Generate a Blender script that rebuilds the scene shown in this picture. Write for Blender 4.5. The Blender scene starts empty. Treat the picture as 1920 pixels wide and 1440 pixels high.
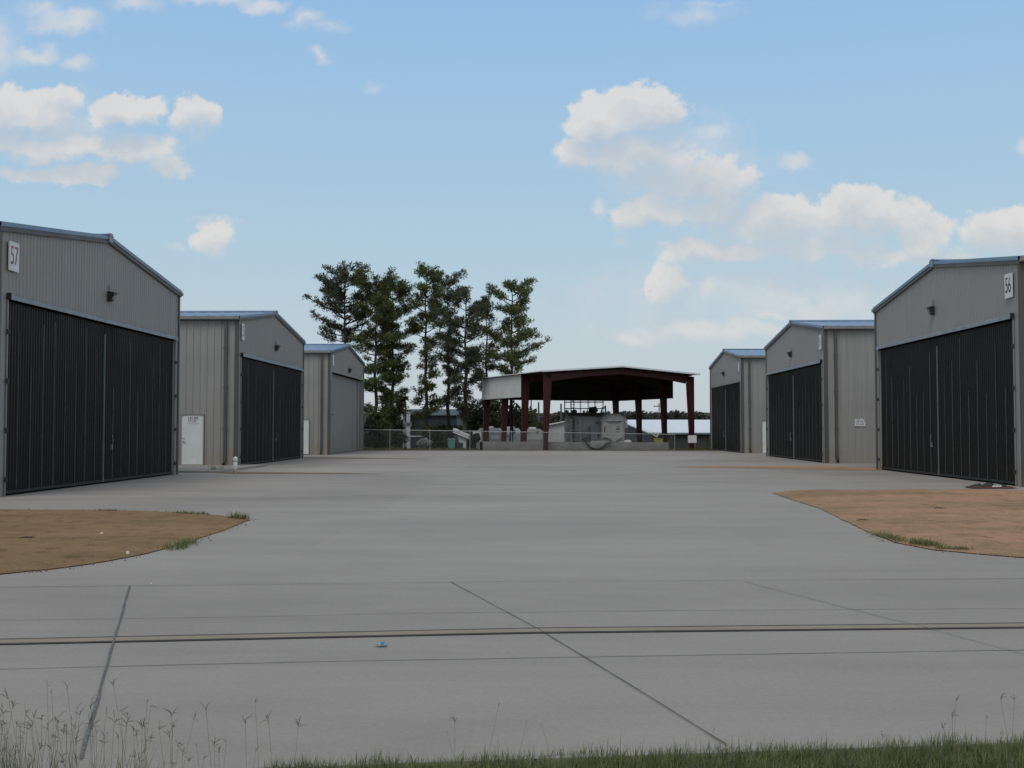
import bpy, math, random
from mathutils import Vector, Matrix
R = math.radians
rnd = random.Random(11)
S = bpy.context.scene
COL = S.collection

# ------------------------------------------------------------------ camera
F, H = 2110.0, 1.65
YAW, PIT = 0.0221, 0.0395
cam_d = bpy.data.cameras.new("camera")
cam_d.sensor_width = 36.0
cam_d.lens = F / 1920 * 36.0
cam_d.clip_start, cam_d.clip_end = 0.05, 3000
cam = bpy.data.objects.new("camera", cam_d)
COL.objects.link(cam)
cam.location = (0, 0, H)
cam.rotation_euler = (math.pi / 2 + PIT, 0, YAW)
S.camera = cam

def ray(px, py):
    a, b = (px - 960) / F, (720 - py) / F
    fy = math.cos(PIT) - b * math.sin(PIT)
    z = math.sin(PIT) + b * math.cos(PIT)
    return Vector((a * math.cos(YAW) - fy * math.sin(YAW), a * math.sin(YAW) + fy * math.cos(YAW), z))
def at(px, py, Y):
    d = ray(px, py); t = Y / d.y
    return Vector((d.x * t, Y, H + d.z * t))
def gnd(px, py, z=0.0):
    d = ray(px, py); t = (z - H) / d.z
    return Vector((d.x * t, d.y * t, z))

# ------------------------------------------------------------------ helpers
class MB:
    def __init__(s): s.v, s.f, s.m = [], [], []
    def quad(s, *p, m=0):
        n = len(s.v); s.v += [tuple(q) for q in p]; s.f.append(tuple(range(n, n + len(p)))); s.m.append(m)
    def box(s, a, b, m=0):
        x0, y0, z0 = [min(a[i], b[i]) for i in range(3)]; x1, y1, z1 = [max(a[i], b[i]) for i in range(3)]
        n = len(s.v)
        s.v += [(x0,y0,z0),(x1,y0,z0),(x1,y1,z0),(x0,y1,z0),(x0,y0,z1),(x1,y0,z1),(x1,y1,z1),(x0,y1,z1)]
        for q in ((0,3,2,1),(4,5,6,7),(0,1,5,4),(1,2,6,5),(2,3,7,6),(3,0,4,7)):
            s.f.append(tuple(n + i for i in q)); s.m.append(m)
    def obox(s, c, ux, uy, uz, m=0):
        c, ux, uy, uz = map(Vector, (c, ux, uy, uz)); n = len(s.v)
        for k in ((-1,-1,-1),(1,-1,-1),(1,1,-1),(-1,1,-1),(-1,-1,1),(1,-1,1),(1,1,1),(-1,1,1)):
            s.v.append(tuple(c + ux * k[0] + uy * k[1] + uz * k[2]))
        for q in ((0,3,2,1),(4,5,6,7),(0,1,5,4),(1,2,6,5),(2,3,7,6),(3,0,4,7)):
            s.f.append(tuple(n + i for i in q)); s.m.append(m)
    def prism(s, poly, ext, m=0):
        poly = [Vector(p) for p in poly]; ext = Vector(ext); n = len(s.v); k = len(poly)
        s.v += [tuple(p) for p in poly] + [tuple(p + ext) for p in poly]
        s.f.append(tuple(range(n + k - 1, n - 1, -1))); s.m.append(m)
        s.f.append(tuple(range(n + k, n + 2 * k))); s.m.append(m)
        for i in range(k):
            j = (i + 1) % k; s.f.append((n + i, n + j, n + k + j, n + k + i)); s.m.append(m)
    def tube(s, pts, rads, seg=8, m=0, cap=True):
        pts = [Vector(p) for p in pts]
        if not hasattr(rads, '__len__'): rads = [rads] * len(pts)
        n = len(s.v); up = Vector((0.31, 0.17, 0.93))
        for i, p in enumerate(pts):
            d = (pts[min(i + 1, len(pts) - 1)] - pts[max(i - 1, 0)])
            if d.length < 1e-9: d = Vector((0, 0, 1))
            d.normalize()
            a = d.cross(up)
            if a.length < 0.05: a = d.cross(Vector((1, 0, 0)))
            a.normalize(); b = d.cross(a)
            for k in range(seg):
                t = 2 * math.pi * k / seg
                s.v.append(tuple(p + (a * math.cos(t) + b * math.sin(t)) * rads[i]))
        for i in range(len(pts) - 1):
            for k in range(seg):
                k2 = (k + 1) % seg
                s.f.append((n + i*seg + k, n + i*seg + k2, n + (i+1)*seg + k2, n + (i+1)*seg + k)); s.m.append(m)
        if cap:
            s.f.append(tuple(n + k for k in range(seg))[::-1]); s.m.append(m)
            s.f.append(tuple(n + (len(pts)-1)*seg + k for k in range(seg))); s.m.append(m)
    def build(s, name, mats, parent=None, smooth=False, loc=None):
        me = bpy.data.meshes.new(name)
        if loc is not None:
            L = Vector(loc); s.v = [tuple(Vector(v) - L) for v in s.v]
        me.from_pydata(s.v, [], s.f)
        if not isinstance(mats, (list, tuple)): mats = [mats]
        for mm in mats: me.materials.append(mm)
        me.polygons.foreach_set('material_index', s.m)
        if smooth: me.polygons.foreach_set('use_smooth', [True] * len(me.polygons))
        me.update()
        o = bpy.data.objects.new(name, me); COL.objects.link(o)
        if loc is not None: o.location = loc
        if parent: o.parent = parent
        return o

def empty(name, loc, rz=0):
    o = bpy.data.objects.new(name, None); COL.objects.link(o); o.location = loc; o.rotation_euler = (0, 0, rz)
    o.empty_display_size = .3
    return o
def tag(o, label=None, cat=None, group=None, kind=None):
    if label: o['label'] = label
    if cat: o['category'] = cat
    if group: o['group'] = group
    if kind: o['kind'] = kind
    return o

# ------------------------------------------------------------------ materials
def newmat(name):
    m = bpy.data.materials.new(name); m.use_nodes = True
    nt = m.node_tree; return m, nt, nt.nodes['Principled BSDF']
def N(nt, t, **k):
    n = nt.nodes.new(t)
    for a, v in k.items():
        if a in n.inputs.keys(): n.inputs[a].default_value = v
        else: setattr(n, a, v)
    return n
def ramp(nt, src, stops):
    r = nt.nodes.new('ShaderNodeValToRGB'); nt.links.new(src, r.inputs[0])
    e = r.color_ramp.elements
    while len(e) < len(stops): e.new(0.5)
    for x, (p, c) in zip(e, stops):
        x.position = p; x.color = (c, c, c, 1) if isinstance(c, (int, float)) else (*c, 1)
    return r
def noise(nt, vec, scale, detail=4, rough=.55, sc=None, dist=0):
    if sc:
        mp = nt.nodes.new('ShaderNodeMapping'); nt.links.new(vec, mp.inputs[0]); mp.inputs['Scale'].default_value = sc; vec = mp.outputs[0]
    n = nt.nodes.new('ShaderNodeTexNoise'); nt.links.new(vec, n.inputs['Vector'])
    n.inputs['Scale'].default_value = scale; n.inputs['Detail'].default_value = detail; n.inputs['Roughness'].default_value = rough
    n.inputs['Distortion'].default_value = dist
    return n.outputs[0]
def mix(nt, f, a, b, mode='MIX'):
    m = nt.nodes.new('ShaderNodeMix'); m.data_type = 'RGBA'; m.blend_type = mode
    for i, v in ((0, f), (6, a), (7, b)):
        if hasattr(v, 'is_output'): nt.links.new(v, m.inputs[i])
        elif i == 0: m.inputs[0].default_value = v
        else: m.inputs[i].default_value = (*v, 1)
    return m.outputs[2]
def simple(name, c, rough=.6, metal=0, var=.18, scale=3, bump=0, sc=None, spec=.5, c2=None, detail=5):
    m, nt, b = newmat(name)
    tc = nt.nodes.new('ShaderNodeTexCoord').outputs['Object']
    n = noise(nt, tc, scale, detail, .6, sc)
    lo = tuple(x * (1 - var) for x in c); hi = c2 or tuple(min(1, x * (1 + var)) for x in c)
    r = ramp(nt, n, [(.3, lo), (.7, hi)])
    nt.links.new(r.outputs[0], b.inputs['Base Color'])
    b.inputs['Roughness'].default_value = rough; b.inputs['Metallic'].default_value = metal
    b.inputs['Specular IOR Level'].default_value = spec
    if bump:
        bp = nt.nodes.new('ShaderNodeBump'); bp.inputs['Strength'].default_value = bump; bp.inputs['Distance'].default_value = .02
        n2 = noise(nt, tc, scale * 6, 6, .65); nt.links.new(n2, bp.inputs['Height']); nt.links.new(bp.outputs[0], b.inputs['Normal'])
    return m

def siding(name, c, rough=.5, streak=.1, spec=.5):
    """painted steel sheet: faint vertical rain streaks, dust near the ground, sheet to sheet tint"""
    m, nt, b = newmat(name)
    tc = nt.nodes.new('ShaderNodeTexCoord').outputs['Object']
    n1 = noise(nt, tc, 1.0, 5, .6, (5, 5, .25)); n2 = noise(nt, tc, .6, 3)
    r1 = ramp(nt, n1, [(.3, 1 - streak), (.7, 1 + streak * .5)]); r2 = ramp(nt, n2, [(.3, .94), (.7, 1.05)])
    col = mix(nt, 1.0, c, r1.outputs[0], 'MULTIPLY'); col = mix(nt, 1.0, col, r2.outputs[0], 'MULTIPLY')
    sp = nt.nodes.new('ShaderNodeSeparateXYZ'); nt.links.new(tc, sp.inputs[0])
    n3 = noise(nt, tc, 2.5, 5, .7)
    ad = N(nt, 'ShaderNodeMath', operation='MULTIPLY_ADD'); nt.links.new(n3, ad.inputs[0]); ad.inputs[1].default_value = -1.2; nt.links.new(sp.outputs[2], ad.inputs[2])
    r3 = ramp(nt, ad.outputs[0], [(0.0, .35), (.25, 0.0)])
    col = mix(nt, r3.outputs[0], col, (c[0]*.95, c[1]*.8, c[2]*.6))
    nt.links.new(col, b.inputs['Base Color']); b.inputs['Specular IOR Level'].default_value = spec
    rr = ramp(nt, n2, [(.3, rough - .06), (.7, rough + .08)]); nt.links.new(rr.outputs[0], b.inputs['Roughness'])
    bp = N(nt, 'ShaderNodeBump', Strength=.12, Distance=.01)
    n4 = noise(nt, tc, 1.3, 3, .5); nt.links.new(n4, bp.inputs['Height']); nt.links.new(bp.outputs[0], b.inputs['Normal'])
    return m

M = {}
M['wall'] = siding('wall_sheet_grey', (.283, .281, .268), .55, .07)
M['wall_side'] = M['wall']
M['trim'] = siding('trim_grey', (.080, .079, .075), .5, .06)
M['trim_lite'] = siding('trim_light', (.25, .245, .235), .45, .06)
M['door'] = siding('door_black', (.0070, .0070, .0068), .42, .3, .26)
M['door_seam'] = simple('door_seam_worn', (.10, .10, .098), .5, .0, .5, 6)
M['door_grey'] = siding('door_grey', (.258, .256, .244), .5, .05)
M['galv'] = simple('galvanised_flashing', (.24, .275, .29), .5, .35, .25, 5, sc=(1, 1, 1))
M['roof'] = siding('roof_sheet', (.155, .245, .365), .42, .03)
M['steel'] = simple('bright_steel', (.20, .24, .245), .45, .5, .35, 8, sc=(6, 6, 1))
M['white'] = simple('white_paint', (.62, .65, .64), .5, 0, .06, 2)
M['signw'] = simple('sign_white', (.68, .69, .70), .45, 0, .08, 3)
M['ink'] = simple('sign_ink', (.05, .05, .055), .6, 0, .2, 20)
M['inkfade'] = simple('sign_ink_faded', (.20, .135, .14), .6, 0, .3, 20)
M['inkred'] = simple('sign_red_faded', (.42, .16, .16), .6, 0, .2, 20)
M['faint'] = simple('sign_ink_faint', (.36, .36, .37), .6, 0, .3, 20)
M['black'] = simple('black_plastic', (.015, .016, .016), .5, 0, .3, 6)
M['lamp'] = simple('lamp_housing', (.03, .032, .033), .45, .3, .3, 9)
M['lens'] = simple('lamp_lens', (.22, .24, .24), .25, 0, .1, 9)
M['red'] = siding('red_oxide_steel', (.062, .015, .015), .55, .18, .3)
M['cladw'] = siding('clad_white', (.56, .58, .56), .45, .05)
M['underroof'] = simple('clad_inside_shade', (.032, .032, .032), .7, 0, .2, 2)  # shed interior shade put into the colour, near-black behind white sheets
M['roofw'] = simple('pale_roof', (.70, .73, .74), .4, .0, .04, 1)
M['cmu'] = simple('low_wall_concrete', (.20, .20, .19), .9, 0, .2, 1.5, bump=.3)
M['tank'] = simple('tank_grey', (.36, .36, .325), .5, 0, .22, 1.2)
M['cabin'] = simple('cabin_paint', (.37, .375, .35), .55, 0, .15, 2)
M['dome'] = simple('dome_cap', (.34, .335, .315), .5, 0, .15, 3)
M['sheet'] = simple('pale_sheet', (.25, .27, .27), .6, 0, .12, 2)
M['rubber'] = simple('rubber', (.012, .012, .011), .6, 0, .3, 6)
M['galvpost'] = simple('fence_steel', (.30, .31, .31), .45, .5, .2, 10)
M['pvc'] = simple('white_pvc', (.66, .66, .63), .4, 0, .08, 5)
M['yellow'] = simple('yellow_paint', (.26, .235, .06), .5, 0, .2, 5)
M['rvwhite'] = simple('trailer_white', (.80, .80, .78), .4, 0, .06, 2)
M['rvgrey'] = simple('trailer_grey', (.48, .49, .48), .5, 0, .08, 2)
M['glass'] = simple('dark_glass', (.02, .025, .03), .12, 0, .1, 2)
M['darkgreen'] = siding('dark_green_sheet', (.018, .032, .031), .55, .15)
M['teal'] = simple('teal_plastic', (.06, .22, .22), .5, 0, .2, 4)
M['barnwall'] = siding('barn_wall_dark', (.045, .046, .045), .6, .2)
M['bark'] = simple('pine_bark', (.045, .038, .031), .9, 0, .35, 4, bump=.5, sc=(3, 3, .6))
M['blue'] = simple('blue_wrapper', (.02, .24, .36), .3, 0, .4, 30)
M['palebl'] = simple('pale_blue_wrapper', (.24, .36, .42), .35, 0, .15, 30)
M['rustcloth'] = simple('brown_mat', (.085, .028, .018), .9, 0, .4, 8, bump=.5)
M['darktarp'] = simple('dark_tarp', (.022, .024, .02), .75, 0, .4, 8, bump=.5)
M['paper'] = simple('paper_scrap', (.62, .6, .56), .8, 0, .1, 9)
M['crack'] = simple('joint_filler', (.035, .033, .03), .85, 0, .5, 5)
M['crack2'] = simple('saw_cut_joint', (.17, .168, .162), .85, 0, .5, 5)
M['tar'] = simple('wide_tar_joint', (.11, .112, .11), .8, 0, .5, 25)

def concrete(name='concrete_paving', k=1.0):
    m, nt, b = newmat(name)
    tc = nt.nodes.new('ShaderNodeTexCoord').outputs['Object']
    big = noise(nt, tc, .09, 5, .6, None, .6)
    stre = noise(nt, tc, .30, 6, .62, (.34, 1.0, 1), .9)
    stre2 = noise(nt, tc, 1.0, 5, .7, (.3, 1.3, 1), .6)
    fine = noise(nt, tc, 26, 6, .7)
    spk = noise(nt, tc, 3.3, 3, .5)
    col = mix(nt, ramp(nt, big, [(.34, 0), (.66, 1)]).outputs[0], tuple(k * q for q in (.276, .254, .226)), tuple(k * q for q in (.334, .308, .274)))
    col = mix(nt, 1, col, ramp(nt, stre, [(.3, .87), (.5, .99), (.72, 1.07)]).outputs[0], 'MULTIPLY')
    col = mix(nt, 1, col, ramp(nt, stre2, [(.3, .93), (.7, 1.05)]).outputs[0], 'MULTIPLY')
    col = mix(nt, 1, col, ramp(nt, fine, [(.3, .90), (.7, 1.08)]).outputs[0], 'MULTIPLY')
    st = ramp(nt, spk, [(.70, 0), (.78, .35)])
    col = mix(nt, st.outputs[0], col, (.17, .16, .145))
    # slab to slab tint on the 4.6 m casting bays
    mp = nt.nodes.new('ShaderNodeMapping'); nt.links.new(tc, mp.inputs[0]); mp.inputs['Rotation'].default_value = (0, 0, R(0))
    vo = nt.nodes.new('ShaderNodeTexVoronoi'); vo.distance = 'CHEBYCHEV'; vo.inputs['Randomness'].default_value = 0; vo.inputs['Scale'].default_value = .16
    nt.links.new(mp.outputs[0], vo.inputs['Vector'])
    bw = nt.nodes.new('ShaderNodeRGBToBW'); nt.links.new(vo.outputs['Color'], bw.inputs[0])
    col = mix(nt, 1, col, ramp(nt, bw.outputs[0], [(.2, .965), (.8, 1.03)]).outputs[0], 'MULTIPLY')
    nt.links.new(col, b.inputs['Base Color'])
    b.inputs['Roughness'].default_value = .82; b.inputs['Specular IOR Level'].default_value = .35
    bp = N(nt, 'ShaderNodeBump', Strength=.25, Distance=.004); nt.links.new(fine, bp.inputs['Height']); nt.links.new(bp.outputs[0], b.inputs['Normal'])
    return m
M['concrete'] = concrete()
M['concrete_road'] = concrete('road_concrete', .945)

def dirt(name, a, bcol, dk):
    m, nt, b = newmat(name)
    tc = nt.nodes.new('ShaderNodeTexCoord').outputs['Object']
    big = noise(nt, tc, .45, 6, .6, (.5, 1.2, 1), .8); mid = noise(nt, tc, 3, 7, .7); fine = noise(nt, tc, 22, 6, .75)
    col = mix(nt, ramp(nt, big, [(.36, 0), (.62, 1)]).outputs[0], a, bcol)
    col = mix(nt, ramp(nt, mid, [(.50, 0), (.68, .8)]).outputs[0], col, dk)
    col = mix(nt, 1, col, ramp(nt, fine, [(.3, .72), (.7, 1.2)]).outputs[0], 'MULTIPLY')
    nt.links.new(col, b.inputs['Base Color']); b.inputs['Roughness'].default_value = .95; b.inputs['Specular IOR Level'].default_value = .15
    bp = N(nt, 'ShaderNodeBump', Strength=.8, Distance=.03); nt.links.new(mid, bp.inputs['Height']); nt.links.new(bp.outputs[0], b.inputs['Normal'])
    return m
M['dirtL'] = dirt('dirt_brown', (.195, .130, .065), (.265, .172, .090), (.115, .076, .040))
M['dirtR'] = dirt('dirt_orange', (.27, .185, .104), (.41, .243, .146), (.17, .115, .068))

def leafmat(name, dark, lite, yel=None, scale=.5):
    m, nt, b = newmat(name)
    tc = nt.nodes.new('ShaderNodeTexCoord').outputs['Object']
    n = noise(nt, tc, scale, 4, .6); n2 = noise(nt, tc, scale * 8, 2)
    col = mix(nt, ramp(nt, n, [(.38, 0), (.62, 1)]).outputs[0], dark, lite)
    col = mix(nt, ramp(nt, n2, [(.3, 0), (.75, .8)]).outputs[0], col, yel or lite)
    nt.links.new(col, b.inputs['Base Color']); b.inputs['Roughness'].default_value = .65; b.inputs['Specular IOR Level'].default_value = .2
    tr = nt.nodes.new('ShaderNodeBsdfTranslucent'); nt.links.new(col, tr.inputs[0])
    ms = nt.nodes.new('ShaderNodeMixShader'); ms.inputs[0].default_value = .3
    nt.links.new(b.outputs[0], ms.inputs[1]); nt.links.new(tr.outputs[0], ms.inputs[2])
    nt.links.new(ms.outputs[0], nt.nodes['Material Output'].inputs[0])
    return m
M['needles'] = leafmat('pine_needles', (.042, .058, .027), (.095, .122, .038), (.155, .185, .055), .35)
M['needles2'] = leafmat('pine_needles_dark', (.040, .050, .034), (.074, .088, .048), (.118, .132, .068), .35)
M['leafd'] = leafmat('shrub_leaves_dark', (.016, .022, .014), (.03, .04, .018), (.045, .06, .022), .6)
M['leafg'] = leafmat('shrub_leaves_green', (.03, .045, .018), (.06, .085, .025), (.085, .11, .035), .6)
M['leafw'] = leafmat('shrub_leaves_pale', (.16, .17, .15), (.34, .36, .34), (.5, .52, .5), 1.2)
M['farwood'] = leafmat('far_wood_leaves', (.045, .055, .048), (.07, .08, .066), (.09, .10, .075), .05)
M['grass'] = leafmat('verge_grass', (.080, .112, .034), (.13, .165, .052), (.25, .24, .115), 1.7)
M['straw'] = leafmat('seed_stalks', (.15, .155, .09), (.20, .20, .13), (.26, .25, .17), 3)
M['seedhead'] = leafmat('seed_heads', (.11, .105, .085), (.16, .155, .115), (.19, .18, .13), 9)
M['field'] = simple('field_grass', (.075, .085, .035), .95, 0, .45, .25, bump=.4, c2=(.15, .125, .06))
M['soil'] = simple('verge_soil', (.06, .055, .03), .95, 0, .4, 3, bump=.5)

# ------------------------------------------------------------------ world and sun
SUN_EL, SUN_AZ = R(52), R(200)      # azimuth from +Y, clockwise: behind the camera, a little to the left
w = bpy.data.worlds.new("World"); S.world = w; w.use_nodes = True
nt = w.node_tree; bg = nt.nodes['Background']
sky = nt.nodes.new('ShaderNodeTexSky'); sky.sky_type = 'NISHITA'; sky.sun_disc = False
sky.sun_elevation = SUN_EL; sky.sun_rotation = SUN_AZ; sky.altitude = 100; sky.air_density = 1.0; sky.dust_density = 1.6; sky.ozone_density = 1.4
SKY_STR = 0.085
geo = nt.nodes.new('ShaderNodeTexCoord').outputs['Generated']
sep = nt.nodes.new('ShaderNodeSeparateXYZ'); nt.links.new(geo, sep.inputs[0])
def MA(op, a, b=None, c=None, clamp=False, tree=None):
    t = tree or nt
    n = t.nodes.new('ShaderNodeMath'); n.operation = op; n.use_clamp = clamp
    for i, v in enumerate((a, b, c)):
        if v is None: continue
        if hasattr(v, 'is_output'): t.links.new(v, n.inputs[i])
        else: n.inputs[i].default_value = v
    return n.outputs[0]
yy = MA('MAXIMUM', sep.outputs[1], .02)
u = MA('DIVIDE', sep.outputs[0], yy); v = MA('DIVIDE', sep.outputs[2], yy)
cmb = nt.nodes.new('ShaderNodeCombineXYZ'); nt.links.new(u, cmb.inputs[0]); nt.links.new(v, cmb.inputs[1])
uv = cmb.outputs[0]
# warp so cloud outlines billow
def vnoise(vec, scale, detail, rough=.6):
    n = nt.nodes.new('ShaderNodeTexNoise'); n.inputs['Scale'].default_value = scale; n.inputs['Detail'].default_value = detail
    n.inputs['Roughness'].default_value = rough; nt.links.new(vec, n.inputs['Vector']); return n
def VM(op, a, b=None, tree=None, s=None):
    t = tree or nt
    n = t.nodes.new('ShaderNodeVectorMath'); n.operation = op
    for i, x in enumerate((a, b)):
        if x is None: continue
        if hasattr(x, 'is_output'): t.links.new(x, n.inputs[i])
        else: n.inputs[i].default_value = x
    if s is not None: n.inputs['Scale'].default_value = s
    return n
wn = vnoise(uv, 18, 5, .62)
warp = VM('SCALE', VM('SUBTRACT', wn.outputs['Color'], (.5, .5, .5)).outputs[0], s=.050).outputs[0]
uvw = VM('ADD', uv, warp).outputs[0]
# (px, py, rx, ry, weight) banks of cloud in the photographed part of the sky
CL = [(1215,205,75,45,1.0),(1130,228,70,35,1.0),(1085,285,45,40,.9),(1190,285,130,50,.85),(1290,330,110,50,.8),(1370,350,60,45,.9),
 (1230,392,75,35,1.0),(1330,385,90,45,.85),(1345,245,55,18,.45),(1490,298,35,22,.55),(1120,392,25,20,.5),(1175,437,16,12,.4),
 (1450,420,110,50,.95),(1600,410,120,48,.95),(1390,470,75,28,.9),(1500,465,150,30,.75),(1730,448,60,38,1.0),(1650,478,110,20,.7),
 (1880,440,85,48,.8),(1290,470,50,35,.75),(1250,530,35,42,.7),(1325,548,28,24,.6),(1800,480,70,20,.6),(1450,590,70,14,.5),(1180,637,45,20,.6),
 (1350,620,260,26,.5),(1500,560,330,70,.36),(1200,560,200,80,.22),(1700,560,200,60,.3),(1915,268,22,22,.5),
 (230,217,64,33,1.05),(364,222,44,42,.85),(60,205,86,38,.85),(10,205,60,45,.8),(95,272,130,30,.8),(15,262,60,32,.85),(250,282,90,32,.8),
 (130,322,125,20,1.0),(320,315,45,22,.7),(398,440,42,38,.72),(400,405,60,10,.4),(335,460,25,12,.3),
 (130,42,75,25,.62),(85,20,45,25,.45),(70,98,45,20,.55),(145,118,38,18,.5),(260,8,55,22,.5),(400,0,90,20,.65),(490,6,60,16,.6),(575,38,32,20,.45),(620,58,45,14,.3),(600,106,20,14,.4),
 (5,80,55,60,.4),(705,165,22,18,.25),(1300,22,90,22,.28),(1330,5,60,10,.3),(100,235,160,60,.4),(1260,300,180,90,.45),(1500,440,260,80,.4)]
grp = bpy.data.node_groups.new('cloud_banks', 'ShaderNodeTree')
grp.interface.new_socket('Vector', in_out='INPUT', socket_type='NodeSocketVector')
grp.interface.new_socket('Value', in_out='OUTPUT', socket_type='NodeSocketFloat')
grp.interface.new_socket('Weak', in_out='OUTPUT', socket_type='NodeSocketFloat')
gi = grp.nodes.new('NodeGroupInput'); go = grp.nodes.new('NodeGroupOutput')
acc = None
accw = None
for (px, py, rx, ry, wt) in CL:
    weak = wt < .66
    d = ray(px, py); c = (d.x / d.y, d.z / d.y, 0)
    a = VM('SUBTRACT', gi.outputs[0], c, grp).outputs[0]
    a = VM('MULTIPLY', a, (F / rx / 1.25, F / ry / 1.25, 0), grp).outputs[0]
    l = VM('LENGTH', a, None, grp).outputs['Value']
    e = MA('MULTIPLY_ADD', l, -wt, wt, tree=grp)
    if weak: accw = e if accw is None else MA('SMOOTH_MAX', accw, e, .10, tree=grp)
    else: acc = e if acc is None else MA('SMOOTH_MAX', acc, e, .12, tree=grp)
grp.links.new(acc, go.inputs[0]); grp.links.new(accw, go.inputs[1])
def bank(vec):
    g = nt.nodes.new('ShaderNodeGroup'); g.node_tree = grp; nt.links.new(vec, g.inputs[0]); return g.outputs[0], g.outputs[1]
f0, fw = bank(uvw)
up_ = VM('ADD', uvw, (-.006, .020, 0)).outputs[0]
f1, _ = bank(up_)
det = vnoise(uv, 34, 9, .66).outputs[0]
det2 = vnoise(VM('ADD', uv, (-.003, .008, 0)).outputs[0], 34, 9, .66).outputs[0]
dens = MA('ADD', f0, MA('MULTIPLY_ADD', det, .95, -.475))
dens_up = MA('ADD', f1, MA('MULTIPLY_ADD', det2, .95, -.475))
mr = nt.nodes.new('ShaderNodeMapRange'); mr.interpolation_type = 'SMOOTHSTEP'; nt.links.new(dens, mr.inputs[0])
mr.inputs[1].default_value = -.04; mr.inputs[2].default_value = .50
front = MA('GREATER_THAN', sep.outputs[1], .05)
# window of sky that holds the photographed banks; outside it unseen warm cloud is added to make the light less blue
def mapr(src, a, b, smooth=True):
    n = nt.nodes.new('ShaderNodeMapRange'); nt.links.new(src, n.inputs[0]); n.inputs[1].default_value = a; n.inputs[2].default_value = b
    if smooth: n.interpolation_type = 'SMOOTHSTEP'
    return n.outputs[0]
win = MA('MULTIPLY', MA('MULTIPLY', mapr(sep.outputs[1], .70, .80), mapr(MA('ABSOLUTE', u), .66, .56)), MA('MULTIPLY', mapr(v, .56, .46), MA('GREATER_THAN', sep.outputs[2], -.02)))

gn = vnoise(VM('MULTIPLY', geo, (1, 1, 2.4)).outputs[0], 2.6, 6, .6).outputs[0]
alpha2 = MA('MULTIPLY', mapr(gn, .40, .60), .85)
sh = nt.nodes.new('ShaderNodeMapRange'); nt.links.new(dens_up, sh.inputs[0]); sh.inputs[1].default_value = -.15; sh.inputs[2].default_value = .62
hi_ = MA('MULTIPLY_ADD', sh.outputs[0], .45, .24); nt.links.new(hi_, mr.inputs[2]); mr.inputs[1].default_value = .0
alpha = MA('MULTIPLY', mr.outputs[0], MA('MULTIPLY_ADD', sh.outputs[0], -.24, .86))
wk = MA('MULTIPLY', mapr(MA('ADD', fw, MA('MULTIPLY_ADD', det, .5, -.25)), -.02, .55), .66)
alpha = MA('MAXIMUM', alpha, wk)
skyc = VM('SCALE', sky.outputs[0], s=SKY_STR).outputs[0]
el = sep.outputs[2]
hz = nt.nodes.new('ShaderNodeValToRGB'); nt.links.new(el, hz.inputs[0])
st = [(0.0, (.58, .635, .67)), (.07, (.55, .64, .70)), (.15, (.47, .635, .745)), (.27, (.385, .60, .81)), (.38, (.315, .54, .84)), (1.0, (.22, .35, .56))]
e = hz.color_ramp.elements
while len(e) < len(st): e.new(.5)
for x, (p, c) in zip(e, st): x.position = p; x.color = (*c, 1)
skym = mix(nt, .85, skyc, hz.outputs[0])
shd = MA('MULTIPLY_ADD', MA('SUBTRACT', vnoise(uv, 22, 8, .68).outputs[0], .5), 1.5, sh.outputs[0], clamp=True)
cc = mix(nt, shd, (.755, .73, .705), (.57, .58, .595))
nt.links.new(mix(nt, alpha, skym, cc), bg.inputs[0]); bg.inputs[1].default_value = 1.0
bg2 = nt.nodes.new('ShaderNodeBackground'); nt.links.new(mix(nt, alpha2, skym, (.78, .735, .68)), bg2.inputs[0]); bg2.inputs[1].default_value = 1.0
ms = nt.nodes.new('ShaderNodeMixShader'); nt.links.new(win, ms.inputs[0]); nt.links.new(bg2.outputs[0], ms.inputs[1]); nt.links.new(bg.outputs[0], ms.inputs[2])
nt.links.new(ms.outputs[0], nt.nodes['World Output'].inputs[0])
w.cycles.sampling_method = 'MANUAL'; w.cycles.sample_map_resolution = 512

sd = bpy.data.lights.new('sun', 'SUN'); sd.energy = 1.1; sd.angle = R(28); sd.color = (1, .93, .84)
so = bpy.data.objects.new('sun', sd); COL.objects.link(so)
dirv = Vector((math.sin(SUN_AZ) * math.cos(SUN_EL), math.cos(SUN_AZ) * math.cos(SUN_EL), math.sin(SUN_EL)))
so.rotation_euler = dirv.to_track_quat('Z', 'Y').to_euler(); so.location = (-20, -30, 60)
S.view_settings.view_transform = 'Standard'; S.view_settings.look = 'None'; S.view_settings.exposure = 0; S.view_settings.gamma = 1
S.cycles.max_bounces = 6; S.cycles.transparent_max_bounces = 8

# ------------------------------------------------------------------ ground
def terrain_z(x, y):
    if y < 84.2: return -.12
    t = min(1, max(0, (y - 92) / 12)); t = t * t * (3 - 2 * t)
    z = -.03 - 1.1 * t
    if y > 150: z -= min(3, (y - 150) * .02)
    return z
g = MB()
xs = [-1500, -600, -300, -150, -90] + list(range(-60, 61, 4)) + [90, 150, 300, 600, 1500]
ys = [-400, -50, 0, 5, 84.0, 84.3, 86, 88, 90, 92, 94, 96, 98, 100, 102, 104, 110, 120, 150, 200, 300, 450, 800, 2400]
for y in ys:
    for x in xs:
        b = 0 if y <= 84.3 or abs(x) > 70 else rnd.uniform(-.03, .05)
        g.v.append((x, y, terrain_z(x, y) + b))
nx = len(xs)
for j in range(len(ys) - 1):
    for i in range(nx - 1):
        g.f.append((j*nx+i, j*nx+i+1, (j+1)*nx+i+1, (j+1)*nx+i)); g.m.append(0)
tag(g.build('ground', M['field'], smooth=True), kind='structure')

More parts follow.
